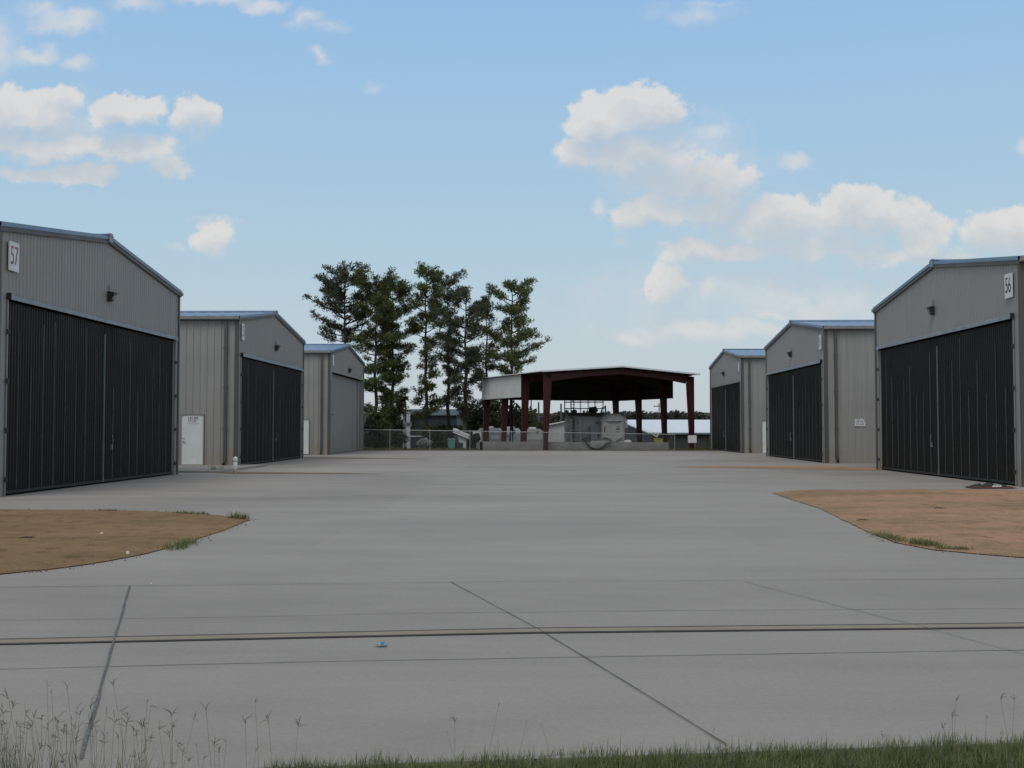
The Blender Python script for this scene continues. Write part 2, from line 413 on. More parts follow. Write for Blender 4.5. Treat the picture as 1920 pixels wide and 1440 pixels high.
# road runs 5.6 degrees off the camera plane
RS = math.sin(R(5.4)); RC = math.cos(R(5.4))
def gp(pts, z): return [Vector((p.x, p.y, z)) for p in (gnd(*q) for q in pts)]
def sheet(pts, z, name, mat, thick=.0):
    m = MB(); m.quad(*[(p.x, p.y, z) for p in pts]); return m.build(name, mat)
# apron between and in front of the hangars
eL, eR = gnd(0, 1101), gnd(1920, 1085)
def road_y(x, p=eL, q=eR): return p.y + (q.y - p.y) * (x - p.x) / (q.x - p.x)
m = MB(); m.prism([(-70, road_y(-70), 0), (-70, 84.1, 0), (70, 84.1, 0), (70, road_y(70), 0)], (0, 0, -.11))
m.f.reverse(); tag(m.build('apron', M['concrete']), kind='structure')
gL, gR = gnd(420, 1442), gnd(1920, 1392)
def verge_y(x): return gL.y + (gR.y - gL.y) * (x - gL.x) / (gR.x - gL.x)
m = MB(); m.prism([(-70, verge_y(-70), 0), (-70, road_y(-70) - .012, 0), (70, road_y(70) - .012, 0), (70, verge_y(70), 0)], (0, 0, -.11))
tag(m.build('road', M['concrete_road']), kind='structure')

def strip(name, pts, wd, mat, z=.004, jit=0, kind='structure'):
    """narrow flat band on the ground through ground points"""
    P = []
    for i in range(len(pts) - 1):
        a, b = pts[i], pts[i + 1]; n = max(1, int((b - a).length / .35))
        for k in range(n): P.append(a + (b - a) * k / n)
    P.append(pts[-1]); m = MB(); n0 = 0
    for i, p in enumerate(P):
        d = (P[min(i+1, len(P)-1)] - P[max(i-1, 0)]); d.z = 0; d.normalize(); s = Vector((-d.y, d.x, 0))
        o = s * rnd.uniform(-jit, jit); ww = wd * rnd.uniform(.75, 1.2) if jit else wd
        m.v += [tuple(Vector((p.x, p.y, z)) + o + s * ww / 2), tuple(Vector((p.x, p.y, z)) + o - s * ww / 2)]
        if i: m.f.append((2*i-2, 2*i-1, 2*i+1, 2*i)); m.m.append(0)
    return tag(m.build(name, mat), kind=kind)
def ext(a, b, k0, k1): d = b - a; return [a - d * k0, a, b, b + d * k1]
def g2(px, py): return gnd(px, py)
# yellow edge stripe with its dark rims
sa, sb, sc_ = g2(0, 1204.5), g2(1000, 1183.2), g2(1920, 1173.5)
far_l = sa + (sa - sb) * 3; far_r = sc_ + (sc_ - sb) * 6
def paintmat():
    m, nt2, b = newmat('faded_yellow_line')
    tc = nt2.nodes.new('ShaderNodeTexCoord').outputs['Object']
    n = noise(nt2, tc, 2.2, 6, .7, (.5, 1, 1)); n2 = noise(nt2, tc, 30, 5, .7)
    c = mix(nt2, ramp(nt2, n, [(.35, 0), (.65, 1)]).outputs[0], (.225, .180, .125), (.275, .228, .165))
    c = mix(nt2, ramp(nt2, n2, [(.5, 0), (.72, .5)]).outputs[0], c, (.24, .23, .21))
    nt2.links.new(c, b.inputs['Base Color']); b.inputs['Roughness'].default_value = .8; return m
M['paint'] = paintmat()
strip('road_edge_line_rim', [far_l, sa, sb, sc_, far_r], .25, M['crack'], .0065)
strip('road_edge_line', [far_l, sa, sb, sc_, far_r], .155, M['paint'], .008)
strip('road_joint', [g2(-400, 1263), g2(0, 1255), g2(600, 1241), g2(1100, 1232), g2(1920, 1219), g2(2300, 1214)], .012, M['crack2'], .004, .004)
strip('road_joint', [g2(-400, 1172), g2(100, 1162), g2(480, 1156.5), g2(750, 1150.5), g2(1300, 1145), g2(1920, 1141), g2(2300, 1138)], .009, M['crack2'], .004, .006)
strip('road_joint', [g2(-300, 1107), g2(0, 1101), g2(1000, 1090), g2(1920, 1085)], .010, M['crack2'], .0045, .008)
strip('road_joint', [g2(243, 1100), g2(213, 1205), g2(165, 1375), g2(152, 1425)], .016, M['tar'], .0095, .004)
strip('road_joint', [g2(845, 1092), g2(1010, 1181), g2(1180, 1285), g2(1362, 1399)], .008, M['crack'], .0095, .002)
strip('road_joint', [g2(1395, 1091), g2(1600, 1144), g2(1740, 1179), g2(1925, 1229)], .009, M['crack2'], .0095, .004)
strip('apron_joint', [g2(-500, 942), g2(0, 936), g2(1440, 930)], .03, M['crack2'], .004, .01)
strip('apron_joint', [Vector((-12, 22, 0)), Vector((12.5, 22.6, 0))], .02, M['crack2'], .004, .01)
for yv in (44, 56, 70):
    strip('apron_joint', [Vector((-10, yv, 0)), Vector((11, yv, 0))], .03, M['crack2'], .004, .01)

# earth patches
def patch(name, pix, extra, mat, hgt, seed, zbase=.012):
    """earth bed with an uneven top; outline from ground points, filled by a grid of small cells clipped to it"""
    poly = [(p.x, p.y) for p in (gnd(*q) for q in pix)] + extra
    # densify + roughen outline
    P = []
    rr = random.Random(seed)
    for i in range(len(poly)):
        a, b = poly[i], poly[(i+1) % len(poly)]; L = math.hypot(b[0]-a[0], b[1]-a[1]); n = max(1, min(80, int(L / .25)))
        for k in range(n):
            t = k / n; P.append((a[0]+(b[0]-a[0])*t + rr.uniform(-.02, .02), a[1]+(b[1]-a[1])*t + rr.uniform(-.03, .03)))
    import bmesh
    from mathutils.geometry import delaunay_2d_cdt
    def inside(x, y):
        c = False; j = len(P) - 1
        for i in range(len(P)):
            if (P[i][1] > y) != (P[j][1] > y) and x < (P[j][0]-P[i][0])*(y-P[i][1])/(P[j][1]-P[i][1])+P[i][0]: c = not c
            j = i
        return c
    vs = [Vector(p) for p in P]; nb = len(vs)
    x0, x1 = min(p[0] for p in P), max(p[0] for p in P); y0, y1 = min(p[1] for p in P), max(p[1] for p in P)
    x = x0
    st_ = .35
    while x < x1:
        y = y0
        while y < y1:
            q = (x + rr.uniform(-.12, .12), y + rr.uniform(-.12, .12))
            if inside(*q): vs.append(Vector(q))
            y += st_
        x += st_
    r = delaunay_2d_cdt(vs, [], [list(range(nb))], 1, 1e-5)
    me = MB()
    from mathutils import noise as mn
    for i, p in enumerate(r[0]):
        edge = min(math.hypot(p[0]-a[0], p[1]-a[1]) for a in P)
        k = min(1, edge / .8)
        z = zbase + (hgt * k * (.6 + .9 * mn.noise(Vector((p[0]*.5, p[1]*.5, seed)))) + .035 * k * mn.noise(Vector((p[0]*2.2, p[1]*2.2, seed))) if edge > .01 else 0)
        me.v.append((p[0], p[1], max(zbase * .7, z)))
    for f in r[2]: me.f.append(tuple(f)); me.m.append(0)
    return tag(me.build(name, mat, smooth=True), kind='structure')
pL = [(0,1078),(150,1062),(270,1040),(350,1018),(420,995),(467,975),(440,970),(350,962),(200,957),(0,956)]
a0, a1 = gnd(0, 956), gnd(0, 1078)
patch('dirt_patch', pL, [(-17, a0.y + .6), (-17, a1.y - .6)], M['dirtL'], .06, 3)
pR = [(1920,1047),(1750,1032),(1680,1018),(1620,995),(1540,955),(1447,925),(1500,919.5),(1640,918.5),(1920,920)]
a0, a1 = gnd(1920, 920), gnd(1920, 1047)
patch('dirt_patch', pR, [(21, a0.y), (21, a1.y - 1.1)], M['dirtR'], .07, 8)
def crumbs(pix, n, sp, mat, label, seed):
    r_ = random.Random(seed); P = [gnd(*q) for q in pix]; m = MB()
    for i in range(n):
        t = r_.random() * (len(P) - 1); k = int(t); f = t - k; q = P[k] + (P[min(k+1, len(P)-1)] - P[k]) * f
        q = q + Vector((r_.gauss(0, sp * .6), r_.gauss(0, sp), 0)); s_ = abs(r_.gauss(0, .008)) + .003
        z = .014; nn = len(m.v); a = r_.uniform(0, 3)
        m.v += [(q.x + s_*1.4*math.cos(a), q.y + s_*1.4*math.sin(a), z-.01), (q.x + s_*math.cos(a+2.1), q.y + s_*math.sin(a+2.1), z-.01), (q.x + s_*math.cos(a+4.2), q.y + s_*math.sin(a+4.2), z-.01), (q.x, q.y, z + s_*.8)]
        for tr in ((0,1,3),(1,2,3),(2,0,3)): m.f.append(tuple(nn+x for x in tr)); m.m.append(0)
    tag(m.build('soil_crumbs', M[mat]), label, 'soil', kind='stuff')
crumbs(pL[:6], 170, .16, 'dirtL', 'brown soil crumbs spilled on the concrete around the left bed', 1)
crumbs(pL[5:], 90, .18, 'dirtL', 'brown soil crumbs along the back edge of the left bed', 2)
crumbs(pR, 190, .16, 'dirtR', 'orange soil crumbs spilled on the concrete around the right bed', 3)
# narrow earth strips between the hangar aprons
def wedge(name, pts, mat, z=.006):
    m = MB(); m.quad(*[(q.x, q.y, z) for q in (gnd(*p) for p in pts)]); return tag(m.build(name, mat), kind='structure')
wedge('dirt_strip', [(405, 887.2),(440,888.4),(560,888.6),(725,889.2),(640,887.0),(500,885.6),(440,885.2),(405,885.6)], M['dirtL'])
wedge('dirt_strip', [(570,859.5),(700,860.3),(820,861),(760,859.6),(650,858.2),(570,857.8)], M['dirtL'])
wedge('dirt_strip', [(1262,875.2),(1350,878),(1450,880),(1560,881.5),(1652,882.5),(1652,876.2),(1575,875.4),(1552,873.6),(1450,874.0),(1350,874.2)], M['dirtR'])
# concrete upstand along the slab of the second left hangar
m = MB(); A, B = gnd(336, 886.2), gnd(410, 886.6)
m.prism([(A.x-8, A.y, .0), (B.x, B.y, .0), (B.x, B.y, .07), (A.x-8, A.y, .07)], (0, 7.6, 0)); tag(m.build('slab_edge', M['concrete']), kind='structure')

# ------------------------------------------------------------------ hangars
HW, HE, HA = 13.63, 6.50, 7.37
def corr(mb, w0, w1, zb, zt, mp, per=.305, rib=.10, dep=.032, m=0, seam=0, phase=0):
    """ribbed sheet: profile along w, standing from zb(w) to zt(w)"""
    pr = []; ww = w0 + phase
    pr.append((w0, 0))
    x = w0 + per * .3
    while x + rib < w1:
        pr += [(x, 0), (x + rib * .25, dep), (x + rib * .75, dep), (x + rib, 0)]
        x += per
    pr.append((w1, 0))
    n = len(mb.v)
    for (a, d) in pr: mb.v += [mp(a, d, zb(a)), mp(a, d, zt(a))]
    for i in range(len(pr) - 1):
        mb.f.append((n+2*i, n+2*i+2, n+2*i+3, n+2*i+1)); mb.m.append(m)

def glyphs(txt, size, mp, mat, parent, name='lettering', sx=1.0, red_top=False):
    cu = bpy.data.curves.new('t', 'FONT'); cu.body = txt; cu.size = size; cu.align_x = 'CENTER'; cu.align_y = 'CENTER'; cu.extrude = .004
    o = bpy.data.objects.new('t', cu); COL.objects.link(o)
    bpy.context.view_layer.update()
    me = bpy.data.meshes.new_from_object(o.evaluated_get(bpy.context.evaluated_depsgraph_get()))
    bpy.data.objects.remove(o)
    for v in me.vertices: v.co = mp(v.co.x * sx, v.co.y, v.co.z)
    me.name = name; me.materials.clear(); me.materials.append(mat)
    if red_top:
        me.materials.append(M['inkred'])
        zs = [v.co.z for v in me.vertices]; zc = min(zs) + (max(zs) - min(zs)) * .80
        for p in me.polygons:
            if p.center.z > zc: p.material_index = 1
    ob = bpy.data.objects.new(name, me); COL.objects.link(ob); ob.parent = parent
    return ob

def rz(wv):  # roof underside height over the front wall
    return HE + (HA - HE) * (1 - abs(wv - HW / 2) / (HW / 2))

def hangar(side, aX, y0, label, doorkind, depth=13.0, d0=.55, d1=.38, dh=4.78, man=None, lamp_h=5.62, fine=.15, sign=None, signw=None, spout=True, header=True, dark=True, HE=HE, HA=HA):
    rz = lambda wv: HE + (HA - HE) * (1 - abs(wv - HW / 2) / (HW / 2))
    s = -1 if side == 'L' else 1
    root = tag(empty('hangar', (s * aX, y0, 0)), label, 'hangar', 'grey metal hangars along the apron')
    P = lambda w_, d_, z_: (s * -d_, w_, z_)      # d_ positive = out towards the lane
    # front wall
    fw = MB(); z0 = lambda a: 0.0
    corr(fw, 0.06, d0, z0, rz, P, .305, .07, .025)
    corr(fw, HW - d1, HW - .06, z0, rz, P, .305, .07, .025)
    corr(fw, d0, HW - d1, lambda a: dh + .10, rz, P, .19, .06, .014)
    fw.box(P(d0 - .002, -.22, 0), P(d0, 0, dh)); fw.box(P(HW - d1, -.22, 0), P(HW - d1 + .002, 0, dh))
    fw.box(P(d0, -.22, dh + .16), P(HW - d1, -.215, dh + .1))
    fw.build('front_wall', M['wall'], root)
    # side and back walls
    sw = MB()
    near = lambda a, d, z: (s * a, -d, z); far = lambda a, d, z: (s * a, HW + d, z)
    corr(sw, 0.0, depth, z0, lambda a: HE, near, .305, .10, .03)
    corr(sw, 0.0, depth, z0, lambda a: HE, far, .305, .10, .03)
    sw.quad((s*depth, 0, 0), (s*depth, HW, 0), (s*depth, HW, HE), (s*depth, HW/2, HA), (s*depth, 0, HE))
    sw.quad((s*.3, 0, .01), (s*depth, 0, .01), (s*depth, HW, .01), (s*.3, HW, .01))
    sw.build('side_wall', M['wall_side'], root)
    # roof: two sheets with ribs
    rf = MB(); ov = .08; og = .10
    for sg in (0, 1):
        def pr(a, d, up):  # a along depth, d along slope 0 eave .. 1 ridge
            wv = (-ov + (HW/2 + ov) * d) if sg == 0 else (HW + ov - (HW/2 + ov) * d)
            z = HE - (HA - HE) * ov / (HW/2) + (HA - HE) * (HW/2 + ov) / (HW/2) * d
            return (s * (a - og), wv, z + .035 + up)
        L = depth + og + .1; a = 0; pts = [(0, 0)]
        while a + .4 < L:
            pts += [(a + .12, 0), (a + .14, .016), (a + .19, .016), (a + .21, 0)]; a += .61
        pts.append((L, 0))
        n = len(rf.v)
        for (q, upv) in pts: rf.v += [pr(q, 0, upv), pr(q, 1, upv)]
        for i in range(len(pts) - 1): rf.f.append((n+2*i, n+2*i+2, n+2*i+3, n+2*i+1)); rf.m.append(0)
        # sheet edge seen from the lane
        rf.quad(pr(0, 0, 0), pr(0, 1, 0), pr(0, 1, -.11), pr(0, 0, -.11))
        rf.quad(pr(0, 0, -.05), pr(0, 1, -.05), pr(L, 1, -.05), pr(L, 0, -.05))
    roof = rf.build('roof', M['roof'], root)
    rk = MB()
    for sg in (0, 1):
        wa, wb = ((-ov, HW/2) if sg == 0 else (HW + ov, HW/2))
        za = HE - (HA - HE) * ov / (HW/2); zb_ = HA
        rk.prism([P(wa, og - .02, za - .05), P(wb, og - .02, zb_ - .05), P(wb, og - .02, zb_ - .19), P(wa, og - .02, za - .19)], (s * (og - .06), 0, 0))
    rk.build('rake_trim', M['trim'], roof)
    rc = MB(); rc.box(P(HW/2 - .12, og + .03, HA - .17), P(HW/2 + .12, og - .05, HA + .10), 1)
    rc.prism([P(HW/2 - .3, og + .01, HA + .03), P(HW/2, og + .01, HA + .11), P(HW/2 + .3, og + .01, HA + .03)], (s * (depth + og), 0, 0))
    rc.build('ridge_cap', [M['roof'], M['galv']], roof)
    # gutter along the eave that faces the camera and the far eave
    for nm, wv, sg in (('gutter', -.17, -1), ('gutter', HW + .17, 1)):
        gt = MB(); z = HE - .02
        gt.prism([(0, wv, z - .13), (0, wv + sg * .12, z - .10), (0, wv + sg * .13, z + .02), (0, wv + sg * .11, z + .02), (0, wv, z - .0)], (s * depth, 0, 0))
        gt.v = [(x - s * (og - .02), y, zz) for x, y, zz in gt.v]
        gt.build(nm, M['trim_lite'], root)
        sf = MB(); sf.box((-s * (og - .04), wv, HE - .16), (s * depth, wv - sg * .12, HE - .06)); sf.build('soffit_trim', M['trim'], root)
    # corner trims
    for wv, sg in ((0, -1), (HW, 1)):
        ct = MB(); ct.box((-s * .045, wv + sg * .05, 0), (s * .13, wv - sg * .07, HE - .1)); ct.build('corner_trim', M['trim'], root)
    if spout:
        dp = MB(); dp.box((s * .42, -.15, .28), (s * .56, -.05, HE - .12)); dp.tube([(s*.49, -.12, .32), (s*.49, -.22, .16), (s*.49, -.34, .10)], .065, 8, 1)
        for z in (1.6, 3.4, 5.1): dp.box((s * .39, -.158, z), (s * .59, -.045, z + .05))
        dp.build('downspout', [M['trim'], M['black']], root)
    # big doors
    cen = HW / 2
    dm = M['door'] if dark else M['door_grey']
    rec = -.06 if dark else -.34
    if dark:
        for (a, b, hs) in ((d0 + .02, cen - .035, 1), (cen + .035, HW - d1 - .02, 0)):
            lf = MB(); mpd = lambda w_, d_, z_: P(w_, rec + d_, z_)
            corr(lf, a, b, lambda q: .05, lambda q: dh, mpd, fine, fine * .4, .022)
            lf.box(P(a, rec - .05, .05), P(b, rec - .01, dh))
            leaf = lf.build('hangar_door', dm, root)
            sm = MB(); x = a + .7; k = 0
            while x < b - .3:
                t0 = rnd.uniform(.03, .1); t1 = dh * rnd.uniform(.55, .98)
                wl = rnd.uniform(.008, .017)
                sm.box(P(x, rec + .022, t0), P(x + wl * 1.4, rec + .030, t1)); x += .705
            sm.build('seam_strip', M['door_seam'], leaf)
            fr = MB(); fr.box(P(a, rec + .018, .05), P(b, rec + .035, .12)); fr.build('bottom_rail', M['black'], leaf)
            if not hs:
                hd = MB(); hd.box(P(a + .55, rec + .02, 1.0), P(a + .62, rec + .07, 1.16)); hd.tube([P(a+.58, rec+.05, 1.12), P(a+.58, rec+.09, 1.28), P(a+.60, rec+.05, 1.44)], .012, 6)
                hd.build('handle', M['steel'], leaf)
        cs = MB(); cs.box(P(cen - .018, rec - .02, .05), P(cen + .018, rec + .045, dh - .30)); cs.box(P(cen - .03, rec - .02, .05), P(cen + .03, rec + .05, .22))
        cs.build('centre_astragal', M['steel'], root)
    else:
        lf = MB(); mpd = lambda w_, d_, z_: P(w_, rec + d_, z_)
        corr(lf, d0 + .01, HW - d1 - .8, lambda q: .03, lambda q: dh, mpd, .45, .05, .012)
        corr(lf, HW - d1 - .78, HW - d1, lambda q: .03, lambda q: dh, lambda w_, d_, z_: P(w_, rec + .1 + d_, z_), .45, .05, .012)
        lf.box(P(HW - d1 - .80, rec - .02, .03), P(HW - d1 - .77, rec + .1, dh))
        leaf = lf.build('hangar_door', dm, root); leaf['label'] = 'wall grey hangar door'
        hd = MB(); hd.box(P(d0 + 2.2, rec + .01, 2.5), P(d0 + 2.3, rec + .06, 2.6)); hd.build('handle', M['black'], leaf)
    # jambs with hinge knuckles
    for wv, wd in ((d0, -.05), (HW - d1, .05)):
        jb = MB(); jb.box(P(wv, .012, 0), P(wv + wd, .04, dh + .06)); jb.build('door_jamb', M['trim_lite'], root)
        if dark:
            for z in (.35, 1.55, 2.75, 3.95):
                kn = MB(); kn.box(P(wv + wd * 1.6, .041, z), P(wv - wd * .4, .075, z + .12)); kn.build('hinge', M['black'], root)
    if header:
        hb = MB()
        hb.prism([P(d0 - .05, 0.03, dh + .165), P(d0 - .05, .11, dh + .115), P(d0 - .05, .12, dh + .02), P(d0 - .05, .09, dh + .02), P(d0 - .05, .08, dh + .10), P(d0 - .05, .03, dh + .12)], (0, HW - d1 - d0 + .1, 0))
        hb.build('door_header', M['galv'], root)
        hs_ = MB(); hs_.box(P(d0 - .08, .02, dh + .02), P(d0 - .052, .13, dh + .18)); hs_.build('header_end', M['black'], root)
    else:
        hb = MB(); hb.box(P(d0 - .02, .0, dh + .02), P(HW - d1 + .02, .03, dh + .17)); hb.build('door_header', M['wall'], root)
    # flood light
    lm = MB(); lw = cen + .12
    lm.box(P(lw - .12, .03, lamp_h - .14), P(lw + .12, .08, lamp_h + .16))
    lm.prism([P(lw - .11, .08, lamp_h - .13), P(lw - .11, .08, lamp_h + .14), P(lw - .11, .22, lamp_h + .09), P(lw - .11, .14, lamp_h - .11)], (0, .22, 0))
    lm.prism([P(lw - .13, .06, lamp_h + .17), P(lw - .13, .30, lamp_h + .11), P(lw - .13, .30, lamp_h + .09), P(lw - .13, .06, lamp_h + .14)], (0, .26, 0))
    lmp = lm.build('wall_light', M['lamp'], root)
    ln = MB(); ln.quad(P(lw - .09, .222, lamp_h + .06), P(lw + .09, .222, lamp_h + .06), P(lw + .09, .158, lamp_h - .08), P(lw - .09, .158, lamp_h - .08)); ln.build('lens', M['lens'], lmp)
    cd = MB(); cd.box(P(lw - .02, .03, lamp_h + .2), P(lw + .02, .06, lamp_h + .38)); cd.build('conduit', M['galv'], lmp)
    # man door on the wall facing the camera
    if man:
        ma, z_ = man     # distance from the front corner
        mw, mh = .93, 2.08
        fr = MB()
        for q in ((ma, z_, ma + .05, z_ + mh + .05), (ma + mw + .05, z_, ma + mw + .1, z_ + mh + .05)): fr.box((s*q[0], -.075, q[1]), (s*q[2], .02, q[3]))
        fr.box((s*ma, -.09, z_ + mh + .052), (s*(ma + mw + .1), .02, z_ + mh + .11)); fr.box((s*ma, -.10, z_ - .06), (s*(ma + mw + .1), .0, z_ - .003))
        dr = MB(); dr.box((s*(ma + .052), -.055, z_), (s*(ma + mw + .048), -.01, z_ + mh + .045))
        do = dr.build('door', M['white'], root)
        fr.build('frame', M['trim_lite'], do)
        hd = MB(); hx = ma + mw - .04
        hd.tube([(s*hx, -.055, z_+.98), (s*hx, -.11, z_+.98)], .03, 8); hd.tube([(s*hx, -.11, z_+.98), (s*(hx-.12), -.115, z_+.965)], .013, 6)
        hd.tube([(s*hx, -.055, z_+1.12), (s*hx, -.075, z_+1.12)], .028, 8)
        hd.build('handle', M['steel'], do)
    # unit number board
    if sign:
        txt, wa, wb, za, zb2, lab, mat, red = sign
        sg_ = empty('number_sign', Vector((s*aX, y0, 0)) + Vector(P((wa+wb)/2, .05, (za+zb2)/2)))
        tag(sg_, lab, 'sign', 'white unit number boards on the hangar gables')
        wd, ht = wb - wa, zb2 - za
        bd = MB(); bd.box((0, -wd/2, -ht/2), (-s*.03, wd/2, ht/2)); bd.build('board', M['signw'], sg_)
        # reading direction: viewer in the lane; left gables read away from camera, right gables towards it
        if txt:
            fl = 1 if s < 0 else -1
            glyphs(txt, ht * .92, lambda x, y, z: Vector((-s * (.032 + z), fl * x, y)), mat, sg_, 'digits', sx=.60 * wd / ht * 1.45, red_top=red)
    return root

aL, aR, yL, yR, SP = 12.95, 13.70, 26.65, 32.05, 21.73

kw = dict(d0=.5, d1=.4)
hangar('L', aL, yL, 'nearest hangar on the left, its corrugated gable carrying board 57', 1, HE=6.60, HA=7.42,
       sign=('57', .40, .92, 5.52, 6.24, 'white board reading 57 high on the nearest left hangar', M['inkfade'], True), **kw)
hangar('L', aL, yL + SP, 'middle hangar on the left with a pale side door lettered 18189 and black front doors', 2,
       sign=('55', .40, .78, 5.52, 6.24, 'narrow weathered white board on the middle left hangar', M['faint'], False), man=(1.41, .10), fine=.2, **kw)
hangar('L', aL, yL + 2 * SP, 'far hangar on the left, the only one with grey front doors', 3, dark=False, header=False, dh=5.2,
       sign=('', .55, .95, 5.62, 6.30, 'blank looking white board on the far left hangar with grey doors', M['inkfade'], False), man=(1.25, .07), d0=.55, d1=.2)
hangar('R', aR, yR, 'nearest hangar on the right, its corrugated gable carrying board 56', 4, lamp_h=5.7,
       sign=('56', .40, .90, 5.42, 6.12, 'white board reading 56 high on the nearest right hangar', M['ink'], False), **kw)
hangar('R', aR, yR + SP, 'middle hangar on the right with an address plate on its side wall', 5, fine=.2,
       sign=('54', .40, .78, 5.45, 6.15, 'narrow grey weathered board on the middle right hangar', M['faint'], False), **kw)
hangar('R', aR, yR + 2 * SP, 'far hangar on the right, smallest in view, with black front doors', 6, header=False, fine=.2,
       sign=('', .55, .85, 5.5, 6.13, 'small white board on the far right hangar', M['inkfade'], False), man=(1.28, .03), **kw)

def plate(x0, x1, z0, z1, y, txt, label):
    r = tag(empty('address_sign', ((x0 + x1) / 2, y, (z0 + z1) / 2)), label, 'sign')
    w_, h_ = x1 - x0, z1 - z0
    b = MB(); b.box((-w_/2, -.014, -h_/2), (w_/2, 0, h_/2)); b.build('plate', M['signw'], r)
    glyphs(txt, h_ * .86, lambda x, yy2, z: Vector((x, -.016 - z, yy2 + h_ * .10)), M['ink'], r, 'digits', sx=.66)
    ln = MB(); xx = -w_ * .4
    while xx < w_ * .36:
        q = rnd.uniform(.018, .035); ln.box((xx, -.018, -h_ * .34), (xx + q, -.015, -h_ * .34 + rnd.uniform(.022, .034))); xx += q + .006
    ln.build('small_lettering', M['ink'], r)
plate(-15.11, -14.61, 1.87, 2.19, yL + SP - .056, '18189', 'white address plate 18189 on the pale side door')
plate(15.07, 15.57, 1.76, 2.10, yR + SP - .034, '18167', 'white address plate 18167 on the middle right hangar side wall')

# ------------------------------------------------------------------ small things on the apron
t = tag(empty('cleanout_pipe', gnd(441, 887.5)), 'white capped pipe standing by the corner of the middle left hangar', 'pipe')
b = MB(); b.tube([(0,0,-.02),(0,0,.44)], .075, 16); b.build('pipe', M['pvc'], t, True)
b = MB(); b.tube([(0,0,.44),(0,0,.46),(0,0,.55),(0,0,.60),(0,0,.62)], [.088,.092,.088,.06,.01], 16); b.build('cap', M['pvc'], t, True)
def post(px, py, h, r, label):
    t = tag(empty('marker_post', gnd(px, py)), label, 'post', 'short white pipes in front of the low wall')
    b = MB(); b.tube([(0,0,-.02),(0,0,h)], r, 10); b.build('post', M['pvc'], t, True)
    b = MB(); b.tube([(0,0,h),(0,0,h+.02),(0,0,h+.03)], [r*1.25, r*1.25, r*.4], 10); b.build('cap', M['pvc'], t, True)
post(929.5, 841.3, .42, .055, 'short white pipe left of the red column before the low wall')
post(1176.5, 841.2, .60, .045, 'short white pipe below the white slab right of the tank')
# blue wrapper
c = gnd(714, 1212.5); b = MB()
def sheetlet(m, c, pts, hts, mi=0):
    n = len(m.v); m.v += [(c.x + p[0], c.y + p[1], .01 + h) for p, h in zip(pts, hts)]; m.f.append(tuple(range(n, n + len(pts)))); m.m.append(mi)
grid = [[None]*7 for _ in range(5)]
for j in range(5):
    for i in range(7):
        fx = (i - 3) / 3; fy = (j - 2) / 2
        grid[j][i] = (c.x + fx * .058 * (1 - .5 * abs(fy)) + .012 * math.sin(j*2), c.y + fy * .05 * (1 - .6 * abs(fx)) + .01*math.sin(i*3), .012 + .022 * abs(math.sin(i * 1.7 + j * 1.1)) * (1 - abs(fx) * .5))
b.v = [p for r_ in grid for p in r_]
for j in range(4):
    for i in range(6):
        b.f.append((j*7+i, j*7+i+1, (j+1)*7+i+1, (j+1)*7+i)); b.m.append(1 if (i < 2 or i > 4 or j == 0 and i < 4) else 0)
tag(b.build('litter', [M['blue'], M['palebl']]), 'crumpled blue and white wrapper lying on the road', 'litter')

# heap in front of the right hangar door
hp = gnd(1855, 915.5)
t = tag(empty('debris_heap', hp), 'low heap of dark cloth and brown matting at the right hangar door', 'debris')
def blanket(name, mat, cx, cy, rx, ry, hh, seed):
    m = MB(); nx_, ny_ = 22, 12; r2 = random.Random(seed)
    from mathutils import noise as mn
    for j in range(ny_ + 1):
        for i in range(nx_ + 1):
            a = (i / nx_ - .5) * 2; q = (j / ny_ - .5) * 2
            k = max(0, 1 - a*a) ** .5 * max(0, 1 - q*q) ** .5
            z = .015 + hh * k * (.55 + .7 * mn.noise(Vector((a*1.6, q*1.2, seed))) + .25*mn.noise(Vector((a*4, q*3, seed))))
            m.v.append((cx + a * rx + .06*mn.noise(Vector((q*3, a, seed))), cy + q * ry * (.8 + .3*mn.noise(Vector((a*3, 0, seed)))), max(.012, z)))
    for j in range(ny_):
        for i in range(nx_): m.f.append((j*(nx_+1)+i, j*(nx_+1)+i+1, (j+1)*(nx_+1)+i+1, (j+1)*(nx_+1)+i)); m.m.append(0)
    m.build(name, mat, t, True)
blanket('brown_mat', M['rustcloth'], .05, 0, .62, .36, .07, 4)
blanket('dark_cloth', M['darktarp'], -.22, .16, .34, .26, .13, 2)
blanket('dark_board', M['darktarp'], .20, .28, .40, .14, .16, 9)
m = MB()
for k in range(3): m.obox((.0 + .1*k, -.30 + .03*k, .07), (.03, .01, .01), (-.01, .02, .005), (0, 0, .008))
m.build('paper_scraps', M['paper'], t)
